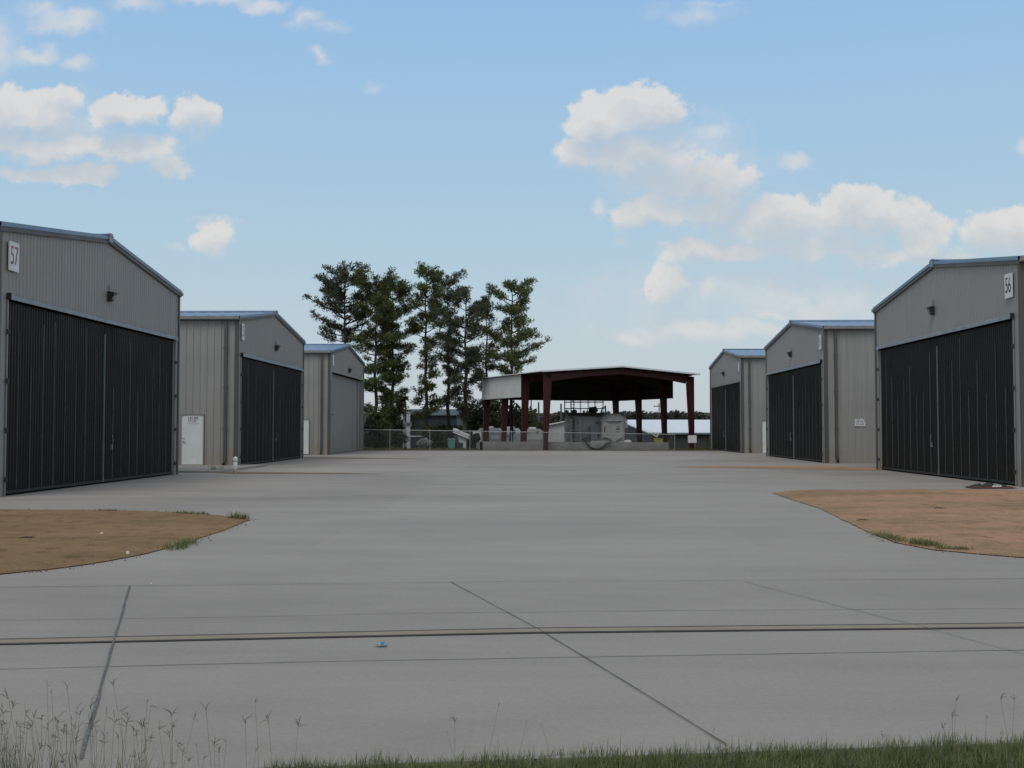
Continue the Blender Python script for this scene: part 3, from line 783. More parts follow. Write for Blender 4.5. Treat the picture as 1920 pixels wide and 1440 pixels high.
# pebbles and white scraps
for k, (px, py, r_, mt, lab) in enumerate([(42,974,.035,'paper','white scrap at the far left of the brown earth bed'),(124,974,.035,'paper','second white scrap near the top of the brown earth bed'),(188,1006,.035,'paper','white scrap in the middle of the brown earth bed'),(241,1041,.03,'paper','white stone near the front edge of the brown bed'),
    (1295,853.5,.06,'paper','white scrap alone on the far apron'),(283,1098,.011,'paper','pale stone on the road near the wide joint'),(1739,944,.035,'paper','white scrap on the orange earth bed')]):
    p = gnd(px, py); m = MB()
    for i in range(3): m.tube([p + Vector((rnd.uniform(-r_,r_)*.4, rnd.uniform(-r_,r_)*.4, .02)), p + Vector((rnd.uniform(-r_,r_), rnd.uniform(-r_,r_), .02+r_))], [r_*.8, r_*.35], 6)
    tag(m.build('scrap', M[mt], loc=p), lab, 'scrap')
for (px, py, lab) in [(1618,981,'dark twig on the orange earth bed near its concrete edge'),(1762,958,'thin dark stick in the middle of the orange earth bed'),(52,1015,'dark twig on the brown earth bed at the left')]:
    p = gnd(px, py); m = MB(); a = Vector((.16, .03, 0))
    m.tube([p - a*.7 + Vector((0,0,.055)), p + Vector((-.03, .03, .062)), p + a*.6 + Vector((0,-.04,.058))], [.006, .010, .005], 6); m.tube([p + Vector((0,.03,.06)), p + Vector((.07,.10,.07))], [.006,.003], 5)
    tag(m.build('twig', M['bark'], loc=p), lab, 'twig')

# ------------------------------------------------------------------ leaf and grass builders
def leafquad(m, c, size, r_, flat=0.0, asp=.45, mi=0):
    a = Vector((r_.gauss(0,1), r_.gauss(0,1), r_.gauss(0,1)*(1-flat))); a.normalize()
    b = a.cross(Vector((r_.gauss(0,1), r_.gauss(0,1), r_.gauss(0,1)))); b.normalize()
    a *= size / 2; b *= size * asp / 2; n = len(m.v)
    m.v += [tuple(c - a), tuple(c + b), tuple(c + a), tuple(c - b)]; m.f.append((n, n+1, n+2, n+3)); m.m.append(mi)
def blade(m, p, h, lean, wd, r_, mi=0, seg=3):
    az = r_.uniform(0, 6.283); d = Vector((math.cos(az), math.sin(az), 0)); s_ = Vector((-d.y, d.x, 0)); n = len(m.v)
    for i in range(seg + 1):
        t = i / seg; q = p + d * lean * t * t + Vector((0, 0, h * (t - .25 * t * t * (lean / max(h, .01)))))
        if i == seg: m.v.append(tuple(q))
        else: w2 = wd * (1 - t * .7) / 2; m.v += [tuple(q - s_ * w2), tuple(q + s_ * w2)]
    for i in range(seg - 1): m.f.append((n+2*i, n+2*i+1, n+2*i+3, n+2*i+2)); m.m.append(mi)
    m.f.append((n+2*seg-2, n+2*seg-1, n+2*seg)); m.m.append(mi)
# tufts along the edges of the earth beds
def tuft(pts, n, hmin, hmax, label, mat='grass', spread=.05, group='grass tufts along the earth beds'):
    r_ = random.Random(len(label) * 7 + n); P = [gnd(*q) for q in pts]; m = MB()
    for i in range(n):
        t = r_.random() * (len(P) - 1); k = int(t); f = t - k; q = P[k] + (P[min(k+1, len(P)-1)] - P[k]) * f
        q = q + Vector((r_.gauss(0, spread), r_.gauss(0, spread), 0)); q.z = .01
        blade(m, q, r_.uniform(hmin, hmax), r_.uniform(.02, .12), .012, r_)
    tag(m.build('grass_tuft', M[mat], loc=P[0]), label, 'grass tuft', group)
tuft([(825,0)] and [(325,1032),(360,1018)], 260, .04, .12, 'green tuft on the curved front edge of the brown bed', spread=.07)
tuft([(330,963.5),(388,966)], 260, .03, .09, 'low green tuft on the back edge of the brown bed', spread=.04)
tuft([(180,958.5),(222,959)], 120, .02, .07, 'faint tuft far back left on the brown bed edge')
tuft([(435,973),(462,975)], 200, .05, .17, 'tuft at the pointed tip of the brown bed', spread=.05)
tuft([(1645,1003),(1700,1018)], 420, .03, .09, 'left tuft on the front edge of the orange bed', spread=.08)
tuft([(1712,1020),(1755,1027)], 420, .03, .12, 'bushiest tuft on the front edge of the orange bed', spread=.08)
tuft([(1760,1030),(1815,1033)], 300, .02, .08, 'right tuft on the front edge of the orange bed', spread=.07)
tuft([(398,884),(404,883.5)], 60, .1, .3, 'weed sprouting left of the white capped pipe', group='weeds by the middle left hangar', spread=.06)
tuft([(412,885),(420,882)], 60, .06, .25, 'small weed between the sprouting weed and the pipe', group='weeds by the middle left hangar', spread=.06)
tuft([(1832,915),(1842,915)], 80, .03, .08, 'scrap of grass at the left end of the debris heap', spread=.05)
tuft([(893,841),(960,841.3)], 500, .05, .28, 'weeds along the foot of the low wall left of the red column', group='weeds at the foot of the low wall', spread=.12)
tuft([(965,841),(1012,841.5)], 420, .05, .26, 'weeds along the low wall just beside the red column', group='weeds at the foot of the low wall', spread=.12)
tuft([(1222,841),(1244,841)], 160, .03, .15, 'dark weeds at the right end of the low wall', mat='leafd', group='weeds at the foot of the low wall', spread=.1)

# verge in the foreground
from mathutils import noise as mn
vm = MB(); nxv, nyv = 60, 16
for j in range(nyv + 1):
    for i in range(nxv + 1):
        x = -9 + 18 * i / nxv; ye = verge_y(x) + .04; ys0 = -3.0
        t = j / nyv; y = ys0 + (ye - ys0) * t
        vm.v.append((x, y, -.09 + .085 * min(1, (1 - t) * 4) + .02 * mn.noise(Vector((x*2, y*2, 0)))))
for j in range(nyv):
    for i in range(nxv): vm.f.append((j*(nxv+1)+i, j*(nxv+1)+i+1, (j+1)*(nxv+1)+i+1, (j+1)*(nxv+1)+i)); vm.m.append(0)
tag(vm.build('verge', M['soil'], smooth=True), kind='structure')
gr = MB(); r_ = random.Random(5)
for i in range(30000):
    x = r_.uniform(-3.2, 3.6); ye = verge_y(x)
    y = ye - abs(r_.gauss(0, .55)) + .03 + .09 * mn.noise(Vector((x * 3, 1, 0)))
    if y < 3.8: continue
    cl = mn.noise(Vector((x*4, y*4, 3)))
    if x < -1.3: continue
    z = -.03
    blade(gr, Vector((x, y, z)), r_.uniform(.04, .10) * (1.05 + .6 * cl) + (.05 if r_.random() < .03 else 0), r_.uniform(.01, .07), r_.uniform(.003, .006), r_)
for i in range(9000):     # longer, looser tussocks to the left, nearer the camera
    x = r_.uniform(-3.4, -.9); y = r_.uniform(3.6, 5.0) if x > -1.7 else r_.uniform(3.6, 5.15)
    cx = mn.noise(Vector((x * 2.2, y * 2.2, 9)))
    lft = min(1, max(0, (-1.4 - x) / .8))
    if cx < -.05 and r_.random() > .3 + .4 * lft: continue
    blade(gr, Vector((x, y, -.03)), r_.uniform(.06, .22) * (.75 + .9 * lft) * (1 + .6 * cx), r_.uniform(.03, .14), .0045, r_)
tag(gr.build('grass', M['grass']), 'mown green grass along the near edge of the road', 'grass', kind='stuff')
sk = MB()
def stalk(px, py, Y, kind=0):
    top = at(px, py, Y); r2 = r_
    base = Vector((top.x + r2.uniform(-.10, .10), Y + r2.uniform(-.06, .06), -.03))
    midp = (top + base) / 2 + Vector((r2.uniform(-.03, .03), 0, 0)); sk.tube([base, midp, top], [.0008, .0007, .0005], 3, 0, False)
    nfin = r2.choice([2, 3, 4, 5, 6]) if kind == 0 else r2.choice([1, 1, 2])
    for k in range(nfin):
        a = r2.gauss(.1, .75) if nfin > 1 else r2.uniform(-.5, .7); L = r2.uniform(.010, .036)
        d = Vector((math.sin(a), r2.uniform(-.6, .6), math.cos(a) * .8)).normalized() * L
        d0_ = top - Vector((0, 0, r2.uniform(0, .02))); sk.tube([d0_, d0_ + d * .5 + Vector((0, 0, r2.uniform(.001, .006))), d0_ + d], [.0005, r2.uniform(.0006, .0012), .0003], 4, 1, False)
    for k in range(2): blade(sk, base + Vector((r2.uniform(-.02,.02), 0, 0)), r2.uniform(.1, .35), r2.uniform(.03, .1), .0035, r2)
heads = [(88,1278),(97,1292),(125,1285),(212,1278),(15,1305),(25,1318),(5,1330),(48,1333),(78,1340),(60,1352),(145,1325),(150,1335),(170,1318),(200,1335),(215,1345),(228,1328),(240,1338),(276,1312),(283,1322),(322,1335),(386,1325),(324,1358),(270,1355),(298,1362),(365,1340),(318,1372),(255,1372),(195,1388),(222,1385),(36,1385),(8,1378),(28,1400),(110,1362),(125,1370),(140,1358),(335,1392),(368,1393),(425,1385),(478,1308),(503,1346),(460,1350),(560,1350),(480,1400),(355,1420),(382,1420),(325,1428),(270,1405),(160,1365),(52,1360),(90,1358),(105,1352),(238,1352),(75,1395),(60,1412),(12,1352),(180,1372),(250,1362),(170,1350),(135,1345),(410,1400)]
for (px, py) in heads: stalk(px, py, r_.uniform(3.3, 4.5), 0 if r_.random() < .8 else 1)
for i in range(34): stalk(abs(r_.gauss(0, 150)) - 30 , r_.uniform(1340, 1425), r_.uniform(3.2, 4.4))
for (px, py) in [(935,1320),(853,1350),(838,1375),(988,1352),(1014,1358),(1337,1370),(1654,1378),(1768,1362),(1793,1308),(1785,1340),(1876,1308),(1902,1311),(1850,1340),(1875,1372)]: stalk(px, py, r_.uniform(4.4, 5.2), 1 if r_.random() < .7 else 0)
tag(sk.build('seed_stalks', [M['straw'], M['seedhead']]), 'thin wild grass stalks with spread seed heads in the foreground', 'wild grass', kind='stuff')

# ------------------------------------------------------------------ open steel shed
SO = Vector((.52, 84.95, 0)); DD = Vector((-.39, .92, 0)).normalized(); DW = Vector((DD.y, -DD.x, 0)); SWD = 13.0
BAY = [0, 4.35, 8.75, 13.1]; SE, SA = 5.80, 6.27
shed = tag(empty('open_shed', (0, 0, 0)), 'open sided steel shed with dark red frames and a white roof', 'shed')
shed.location = SO
def SP_(wv, dv, z): return DW * wv + DD * dv + Vector((0, 0, z))
for t_ in BAY:
    for sg in (0, 1):
        wv = (lambda q: q if sg == 0 else SWD - q)
        c = MB(); zb = -1.3 if (t_ > 4 or sg) else -.12
        # tapered column web with flanges
        o1, i0, i1 = 0.0, .22, .60
        for (dy, th, grow) in ((0, .03, 0),):
            c.prism([SP_(wv(o1), t_ - .012, zb), SP_(wv(i0), t_ - .012, zb), SP_(wv(i1), t_ - .012, SE - .55), SP_(wv(i1), t_ - .012, SE - .02), SP_(wv(o1), t_ - .012, SE - .06)], DD * .024)
        for (a, b, za, zb2) in ((o1, o1, zb, SE - .06), (i0, i1, zb, SE - .55)):
            c.prism([SP_(wv(a), t_ - .12, za), SP_(wv(a) + (.025 if sg == 0 else -.025), t_ - .12, za), SP_(wv(b) + (.025 if sg == 0 else -.025), t_ - .12, zb2), SP_(wv(b), t_ - .12, zb2)], DD * .24)
        c.build('column', M['red'], shed)
        rft = MB(); sl = (SA - SE) / (SWD / 2)
        top = lambda q: SE - .03 + sl * q
        rft.prism([SP_(wv(.03), t_ - .012, top(0)), SP_(wv(SWD/2), t_ - .012, top(SWD/2)), SP_(wv(SWD/2), t_ - .012, top(SWD/2) - .34), SP_(wv(3.6), t_ - .012, top(3.6) - .36), SP_(wv(.73), t_ - .012, top(0) - .56)], DD * .024)
        for k in (0, 1):
            pts = [(.03, 0), (SWD/2, 0)] if k == 0 else [(.73, -.53), (3.6, -.36), (SWD/2, -.34)]
            for (qa, da), (qb, db) in zip(pts, pts[1:]):
                rft.prism([SP_(wv(qa), t_ - .12, top(qa) + da), SP_(wv(qb), t_ - .12, top(qb) + db), SP_(wv(qb), t_ - .12, top(qb) + db - .025), SP_(wv(qa), t_ - .12, top(qa) + da - .025)], DD * .24)
        rft.build('rafter', M['red'], shed)
# purlins
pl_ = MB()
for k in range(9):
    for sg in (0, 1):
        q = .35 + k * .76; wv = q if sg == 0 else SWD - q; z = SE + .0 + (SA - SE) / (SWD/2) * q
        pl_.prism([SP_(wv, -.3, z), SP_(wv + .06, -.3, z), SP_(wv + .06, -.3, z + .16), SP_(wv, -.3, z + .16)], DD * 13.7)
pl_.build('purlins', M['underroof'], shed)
rf = MB()
for sg in (0, 1):
    wv = (lambda q: q if sg == 0 else SWD - q); q = -.35; L = 13.9
    sl = (SA - SE) / (SWD/2)
    rf.prism([SP_(wv(-.35), -.45, SE + .22 - sl*.35), SP_(wv(SWD/2), -.45, SA + .22), SP_(wv(SWD/2), -.45, SA + .16), SP_(wv(-.35), -.45, SE + .16 - sl*.35)], DD * L)
    rf.prism([SP_(wv(-.35), -.47, SE + .24 - sl*.35), SP_(wv(SWD/2), -.47, SA + .24), SP_(wv(SWD/2), -.47, SA + .12), SP_(wv(-.35), -.47, SE + .12 - sl*.35)], DD * .015)
rf.build('roof', M['roofw'], shed)
ur = MB()  # dark sheet added below the white roof, its shade painted in
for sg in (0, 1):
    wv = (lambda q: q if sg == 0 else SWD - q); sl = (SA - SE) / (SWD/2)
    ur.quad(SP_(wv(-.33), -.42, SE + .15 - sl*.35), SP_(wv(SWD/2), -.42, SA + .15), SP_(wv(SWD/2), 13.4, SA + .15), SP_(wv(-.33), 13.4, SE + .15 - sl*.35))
ur.build('roof_shade_sheet', M['underroof'], shed)
CB = 4.13
cl = MB()   # white cladding outside, left, right and back, from the second frame on
mpl = lambda w_, d_, z_: tuple(SP_(-.10 - d_, w_, z_)); mpr = lambda w_, d_, z_: tuple(SP_(SWD + .10 + d_, w_, z_)); mpb = lambda w_, d_, z_: tuple(SP_(w_, 13.25 + d_, z_))
corr(cl, 4.3, 13.25, lambda a: CB, lambda a: SE + .12, mpl, .305, .08, .025)
corr(cl, 3.4, 13.25, lambda a: CB, lambda a: SE + .12, mpr, .305, .08, .025)
corr(cl, -.1, SWD + .1, lambda a: CB, lambda a: SE + .14 + (SA - SE) * (1 - abs(a - SWD/2)/(SWD/2)), mpb, .305, .08, .025)
cl.build('wall_cladding', M['cladw'], shed)
ci = MB()  # dark sheets added inside the white cladding, interior shade painted in
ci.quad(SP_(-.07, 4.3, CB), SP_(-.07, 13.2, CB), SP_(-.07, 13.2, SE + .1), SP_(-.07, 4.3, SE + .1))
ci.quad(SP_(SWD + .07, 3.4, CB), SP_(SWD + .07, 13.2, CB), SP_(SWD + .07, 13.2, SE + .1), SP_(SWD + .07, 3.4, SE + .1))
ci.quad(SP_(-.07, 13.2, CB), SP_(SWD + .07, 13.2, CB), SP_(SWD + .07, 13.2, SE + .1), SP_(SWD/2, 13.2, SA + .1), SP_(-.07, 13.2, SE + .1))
ci.build('cladding_shade_sheet', M['underroof'], shed)
gi_ = MB()
for z in (CB + .02, CB + .85):
    gi_.prism([SP_(-.05, 4.3, z), SP_(.12, 4.3, z), SP_(.12, 4.3, z + .05), SP_(-.05, 4.3, z + .05)], DD * 8.9)
    gi_.prism([SP_(SWD+.05, 3.4, z), SP_(SWD-.12, 3.4, z), SP_(SWD-.12, 3.4, z + .05), SP_(SWD+.05, 3.4, z + .05)], DD * 9.8)
    gi_.prism([SP_(0, 13.05, z), SP_(0, 13.2, z), SP_(0, 13.2, z + .05), SP_(0, 13.05, z + .05)], DW * SWD)
gi_.build('girts', M['red'], shed)

# low wall in front of the shed
wy = 85.6
A, B = at(900, 826, wy), at(1254, 826, wy)
lw = MB(); lw.prism([(A.x, wy, -.15), (B.x, wy, -.15), (B.x, wy, .60), (A.x, wy, .66)], (0, .2, 0)); 
x = A.x
lw.prism([(A.x, wy, -.15), (A.x, wy, .66), (A.x - .5, wy + 4, .5), (A.x - .5, wy + 4, -.15)], (.2, 0, 0))
lwo = tag(lw.build('low_wall', M['cmu']), 'low grey concrete wall in front of the open shed', 'wall')
# grey draped sheet and hoses
dr = MB(); ax, bx = at(1107, 800, wy - .12).x, at(1133, 800, wy - .12).x
n0 = 0; rows = 14; cols = 10
for j in range(rows + 1):
    t = j / rows; z = .72 - t * .70
    half = (bx - ax) / 2 * (1 if t < .45 else (1 - ((t - .45) / .55) ** 2.2 * .62)); cxx = (ax + bx) / 2 - .04 * t
    for i in range(cols + 1):
        a = i / cols * 2 - 1
        dr.v.append((cxx + a * half, wy - .06 - .10 * math.sin(t * 2.6) - .03 * math.cos(a * 5), z))
for j in range(rows):
    for i in range(cols): dr.f.append((j*(cols+1)+i, j*(cols+1)+i+1, (j+1)*(cols+1)+i+1, (j+1)*(cols+1)+i)); dr.m.append(0)
tag(dr.build('draped_sheet', M['cmu'], smooth=True), 'grey sheet hanging over the low wall between two black hoses', 'sheet')
def hose(pix, r_, label, Y=wy - .16):
    P = [at(px, py, Y) for px, py in pix]; Q = []
    for i in range(len(P) - 1):
        p0, p1, p2, p3 = P[max(i-1, 0)], P[i], P[i+1], P[min(i+2, len(P)-1)]
        for k in range(6):
            t = k / 6; Q.append(.5 * ((2*p1) + (p2-p0)*t + (2*p0-5*p1+4*p2-p3)*t*t + (3*p1-p0-3*p2+p3)*t**3))
    Q.append(P[-1]); m = MB(); m.tube(Q, r_, 8); tag(m.build('hose', M['rubber'], smooth=True), label, 'hose', 'black hoses over the low wall')
hose([(1092,822.5),(1098,828),(1104,836),(1112,841),(1124,841.6)], .05, 'black hose left of the hanging grey sheet, running to the ground')
hose([(1124,841.6),(1131,837),(1138,832),(1145,830)], .05, 'black hose right of the hanging grey sheet, rising to a pale fitting')

# big tank under the shed, with a cab in front
TK = at(1118, 826, 91.0); TK.z = -.05
tank = tag(empty('storage_tank', TK), 'large rounded grey tank with railings on top under the open shed', 'tank')
sT = 91.0 / F
def tx(px): return (px - 1118) * sT
tb = MB(); prof = []
Rx, Rz = 1.46, 1.46
x0, x1 = tx(1060), tx(1150)
# lying barrel, axis a little off the picture plane
ringn = 28; secs = [(0, .78), (.04, .95), (.12, 1.0), (.5, 1.02), (.88, 1.0), (.97, .95), (1.0, .8)]
n = len(tb.v)
for (t, k) in secs:
    for i in range(ringn):
        a = 2 * math.pi * i / ringn
        sq = lambda q: math.copysign(abs(q) ** .86, q)
        tb.v.append((x0 + (x1 - x0) * t, 1.5 + 1.4 * k * sq(math.cos(a)) + .9 * t, 1.46 + Rz * k * sq(math.sin(a))))
for i in range(len(secs) - 1):
    for k in range(ringn): tb.f.append((n+i*ringn+k, n+i*ringn+(k+1)%ringn, n+(i+1)*ringn+(k+1)%ringn, n+(i+1)*ringn+k)); tb.m.append(0)
tb.f.append(tuple(range(n, n + ringn))); tb.f.append(tuple(range(n + (len(secs)-1)*ringn, n + len(secs)*ringn))[::-1]); tb.m += [0, 0]
tb.build('barrel', M['tank'], tank, True)
bd = MB()
for px in (1060.5, 1071, 1088): bd.box((tx(px) - .05, -.02, 0.3), (tx(px) + .05, .06, 2.5))
for z in (1.5, .75): bd.box((tx(1071), -.03, z), (tx(1088), .03, z + .06))
bd.build('straps', M['tank'], tank)
pn = MB(); pn.box((tx(1108), -.16, .55), (tx(1127), -.10, 2.02)); pn.box((tx(1108) + .02, -.14, 2.02), (tx(1127), .3, 2.06))
pnl = pn.build('access_panel', M['sheet'], tank)
lb = MB(); lb.box((tx(1120.5), -.19, .95), (tx(1123.5), -.161, 1.32)); lb.tube([(tx(1119), -.16, 2.16), (tx(1119), -.26, 2.16)], .07, 10); lb.build('vent', M['black'], pnl)
rl = MB(); zb0 = 2.86
rp = [(tx(px), yy2) for px in (1060, 1090, 1105, 1118, 1133) for yy2 in (.6, 2.4)]
for (xx, yv) in rp: rl.tube([(xx, yv, zb0 - .1), (xx, yv, 4.02)], .022, 6)
for yv in (.6, 2.4):
    for z in (3.33, 3.86): rl.tube([(tx(1059), yv, z), (tx(1134), yv, z)], .024, 6)
for xx in (tx(1060), tx(1133)):
    for z in (3.33, 3.86): rl.tube([(xx, .6, z), (xx, 2.4, z)], .024, 6)
rl.build('guard_rail', M['lamp'], tank)
ld = MB()
for px in (1071, 1076.5): ld.tube([(tx(px), .1, .2), (tx(px), .1, 4.05)], .045, 6)
for k in range(14): ld.tube([(tx(1071), .1, .4 + k * .27), (tx(1076.5), .1, .4 + k * .27)], .02, 5)
ld.build('ladder', M['black'], tank)
tp = MB()
tp.box((tx(1064), .5, zb0 + .02), (tx(1132), 2.6, zb0 + .12))
tp.tube([(tx(1078), 1.2, zb0 + .1), (tx(1078), 1.2, zb0 + .3), (tx(1078), 1.2, zb0 + .38)], [.22, .22, .1], 12)
tp.tube([(tx(1112), 1.2, zb0 + .1), (tx(1113), 1.2, zb0 + .38), (tx(1117), 1.2, zb0 + .46), (tx(1121), 1.2, zb0 + .2)], [.4, .38, .22, .14], 14)
tp.tube([(tx(1128), 1, zb0 + .1), (tx(1131), 1, zb0 + .5), (tx(1135), 1, zb0 + .62), (tx(1138), 1, zb0 + .3)], .06, 8)
tp.tube([(tx(1137), 1, zb0 + .0), (tx(1137), 1, zb0 + .72)], .05, 8)
tp.tube([(tx(1064), 1, zb0 + .1), (tx(1064), 1, zb0 + .25)], .12, 8); tp.tube([(tx(1096), 1, zb0 + .1), (tx(1096), 1, zb0 + .3)], .09, 8)
tp.build('top_fittings', M['black'], tank)
CBN = at(1152, 826, 89.6); CBN.z = -.05; sC = 89.6 / F
cab = tag(empty('pump_cabin', CBN), 'pale domed cabin standing against the right end of the tank', 'cabin')
def cx_(px): return (px - 1152) * sC
def rbox(m, x0, x1, y0, y1, z0, z1, r, seg=5, mi=0):
    pts = []
    for (cx, cy, a0) in ((x1 - r, y0 + r, -90), (x1 - r, y1 - r, 0), (x0 + r, y1 - r, 90), (x0 + r, y0 + r, 180)):
        for k in range(seg + 1):
            a = R(a0 + 90 * k / seg); pts.append((cx + r * math.cos(a), cy + r * math.sin(a)))
    m.prism([(p[0], p[1], z0) for p in pts], (0, 0, z1 - z0), mi)
cb = MB(); rbox(cb, cx_(1128), cx_(1172), 0, 2.2, 0, 2.28, .28); cb.build('body', M['cabin'], cab)
dm_ = MB(); n = 0; rg = 26
lev = [(2.26, 1.22), (2.36, 1.16), (2.55, .98), (2.72, .78), (2.86, .55), (2.90, .30), (2.91, .02)]
for (z, k) in lev:
    for i in range(rg):
        a = 2 * math.pi * i / rg; dm_.v.append((cx_(1151) + 1.0 * k * math.copysign(abs(math.cos(a)) ** .85, math.cos(a)), 1.1 + 1.05 * k * math.copysign(abs(math.sin(a)) ** .85, math.sin(a)), z))
for i in range(len(lev) - 1):
    for k in range(rg): dm_.f.append((n+i*rg+k, n+i*rg+(k+1)%rg, n+(i+1)*rg+(k+1)%rg, n+(i+1)*rg+k)); dm_.m.append(0)
dm_.f.append(tuple(range(rg))[::-1]); dm_.m.append(0)
dmo = dm_.build('dome_cap', M['dome'], cab, True)
sm_ = MB(); sm_.box((cx_(1150.4), -.16, 2.30), (cx_(1151.4), -.02, 2.62)); sm_.build('latch', M['tank'], dmo)
wg = MB(); wg.prism([(cx_(1172), .3, 2.24), (cx_(1176.5), .3, 2.20), (cx_(1178), .3, 1.82), (cx_(1175), .3, 1.72), (cx_(1172), .3, 1.75)], (0, 1.4, 0)); wg.build('side_hood', M['dome'], cab)
vt = MB()
for k in range(3): vt.box((cx_(1155), -.02, 1.42 + k * .2), (cx_(1162), .01, 1.45 + k * .2 + (.06 if k == 1 else .0)))
vt.box((cx_(1133.3), -.02, 1.38), (cx_(1134.8), .01, 1.86)); vt.box((cx_(1136.5), -.02, .92), (cx_(1137.6), .01, 1.06))
vt.build('vents', M['black'], cab)
pp = MB()
pp.tube([(cx_(1130), -.10, .95), (cx_(1137), -.16, 1.02), (cx_(1145), -.16, .9), (cx_(1149), -.14, .45), (cx_(1147), -.12, .1)], .07, 8)
pp.tube([(cx_(1136), -.16, .1), (cx_(1137), -.16, .55), (cx_(1143), -.16, .62)], .09, 8); pp.tube([(cx_(1150), -.12, .3), (cx_(1158), -.14, .9), (cx_(1166), -.12, .95)], .05, 8)
pp.tube([(cx_(1152), -.1, .2), (cx_(1168), -.1, .25)], .06, 8); pp.tube([(cx_(1160), -.1, .0), (cx_(1160), -.1, .6)], .05, 8)
pp.build('pipework', M['galvpost'], cab, True)
# white bundle on the wall, yellow box, white bent thing
m = MB(); c = at(1177, 824, wy + .1); m.prism([(c.x-.22, wy, .62), (c.x+.24, wy, .62), (c.x+.27, wy, .72), (c.x+.1, wy, .80), (c.x-.2, wy, .76), (c.x-.28, wy, .69)], (0, .25, 0)); tag(m.build('white_slab', M['pvc'], loc=(c.x, wy, .62)), 'small white slab resting on the low wall above the short pipe', 'slab')
c = at(1235, 826, 87.3); yb = tag(empty('yellow_box', (c.x, 87.3, .0)), 'yellow box on a dark stand showing above the right end of the low wall', 'box')
m = MB(); m.prism([(-.34,0,.58),(.34,0,.58),(.32,0,.86),(-.35,0,.86)], (0,.4,0)); m.build('box', M['yellow'], yb); m = MB(); m.box((-.38,-.02,.86),(.36,.42,.9)); m.build('lid', M['yellow'], yb)
m = MB(); m.box((-.3,.02,-.1),(.3,.38,.578)); m.build('stand', M['black'], yb)
c = at(1230, 816, 87.4); m = MB(); z = c.z
m.tube([(c.x-.35,87.4,z+.12),(c.x-.1,87.4,z-.05),(c.x+.05,87.4,z-.1),(c.x+.15,87.4,z+.0),(c.x+.22,87.4,z+.18)], [.03,.04,.05,.05,.03], 7); m.tube([(c.x-.12,87.4,z+.1),(c.x+.12,87.4,z+.12)], .03, 7); m.tube([(c.x+.05,87.4,z-.1),(c.x+.08,87.4,-.1)], .015, 6)
tag(m.build('bent_pipe', M['pvc'], loc=(c.x, 87.4, 0)), 'bent white pipe rising behind the yellow box', 'pipe')
# signpost
c = at(1298, 843, 86.2); c.z = 0.0
sgp = tag(empty('sign_post', c), 'blank rounded white sign on a thin post right of the shed', 'sign')
m = MB(); k = c.y / F
pts = []
for (cx, cz, a0) in ((.26, .26, 0), (-.26, .26, 90), (-.26, -.18, 180), (.26, -.18, 270)):
    for q in range(5): a = R(a0 + 22.5 * q); pts.append((cx + .07 * math.cos(a), 0, .80 + cz + .07 * math.sin(a)))
m.prism([(p[0], -.03, p[2]) for p in pts], (0, .02, 0)); m.build('board', M['signw'], sgp)
m = MB(); m.tube([(.22, 0, -.1), (.18, .01, 1.0)], .025, 8); m.build('post', M['galvpost'], sgp)

# ------------------------------------------------------------------ chain link fence
def fence(xa, xb, ypos, zl, zr, posts, label, hooks=()):
    fo = tag(empty('chain_link_fence', (xa, ypos, 0)), label, 'fence', 'chain link fence behind the apron')
    zt = lambda x: zl + (zr - zl) * (x - xa) / (xb - xa)
    m = MB(); m.tube([(0, 0, zl), (xb - xa, 0, zr)], .027, 7); m.build('top_rail', M['galvpost'], fo)
    for px in posts:
        x = px; m = MB(); m.tube([(x - xa, .03, -.14), (x - xa, .03, zt(x) + .06)], .034, 8); m.tube([(x - xa, .03, zt(x) + .05), (x - xa, .03, zt(x) + .1)], [.045, .01], 8); m.build('post', M['galvpost'], fo)
    m = MB(); st_ = .13; hh = max(zl, zr) + .05; x = xa - hh; thk = .0028
    k = 0
    while x < xb:
        for sg in (1, -1):
            p0 = x if sg == 1 else x + hh
            a0, z0 = (p0, -.03); a1, z1 = (p0 + sg * hh, hh - .03)
            # clip to the panel
            pts = []
            for (qx, qz, qx2, qz2) in ((a0, z0, a1, z1),):
                t0, t1 = 0.0, 1.0; dx = qx2 - qx
                lo, hi = sorted(((xa - qx) / dx, (xb - qx) / dx)); t0, t1 = max(t0, lo), min(t1, hi)
                # stop at rail
                if t1 > t0:
                    xe = qx + dx * t1; ze = qz + (qz2 - qz) * t1; mx = zt(xe)
                    if ze > mx: t1 -= (ze - mx) / (qz2 - qz)
                    if t1 > t0:
                        A_ = (qx + dx*t0 - xa, -.03 - sg*.003, qz + (qz2-qz)*t0); B_ = (qx + dx*t1 - xa, -.03 - sg*.003, qz + (qz2-qz)*t1)
                        m.tube([A_, B_], thk, 3, 0, False)
        x += st_
    m.build('chain_link', M['galvpost'], fo)
fy = 84.45
fx = lambda px: at(px, 820, fy).x
m0 = fx(1266)
fence(fx(672), fx(898), fy, 1.58, 1.44, [fx(q) for q in (731, 806, 881)], 'left run of chain link fence in front of the pines', )
fence(fx(898) + .02, m0, fy, 1.44, 1.20, [fx(q) for q in (959, 1058, 1265)], 'right run of chain link fence before the open shed')

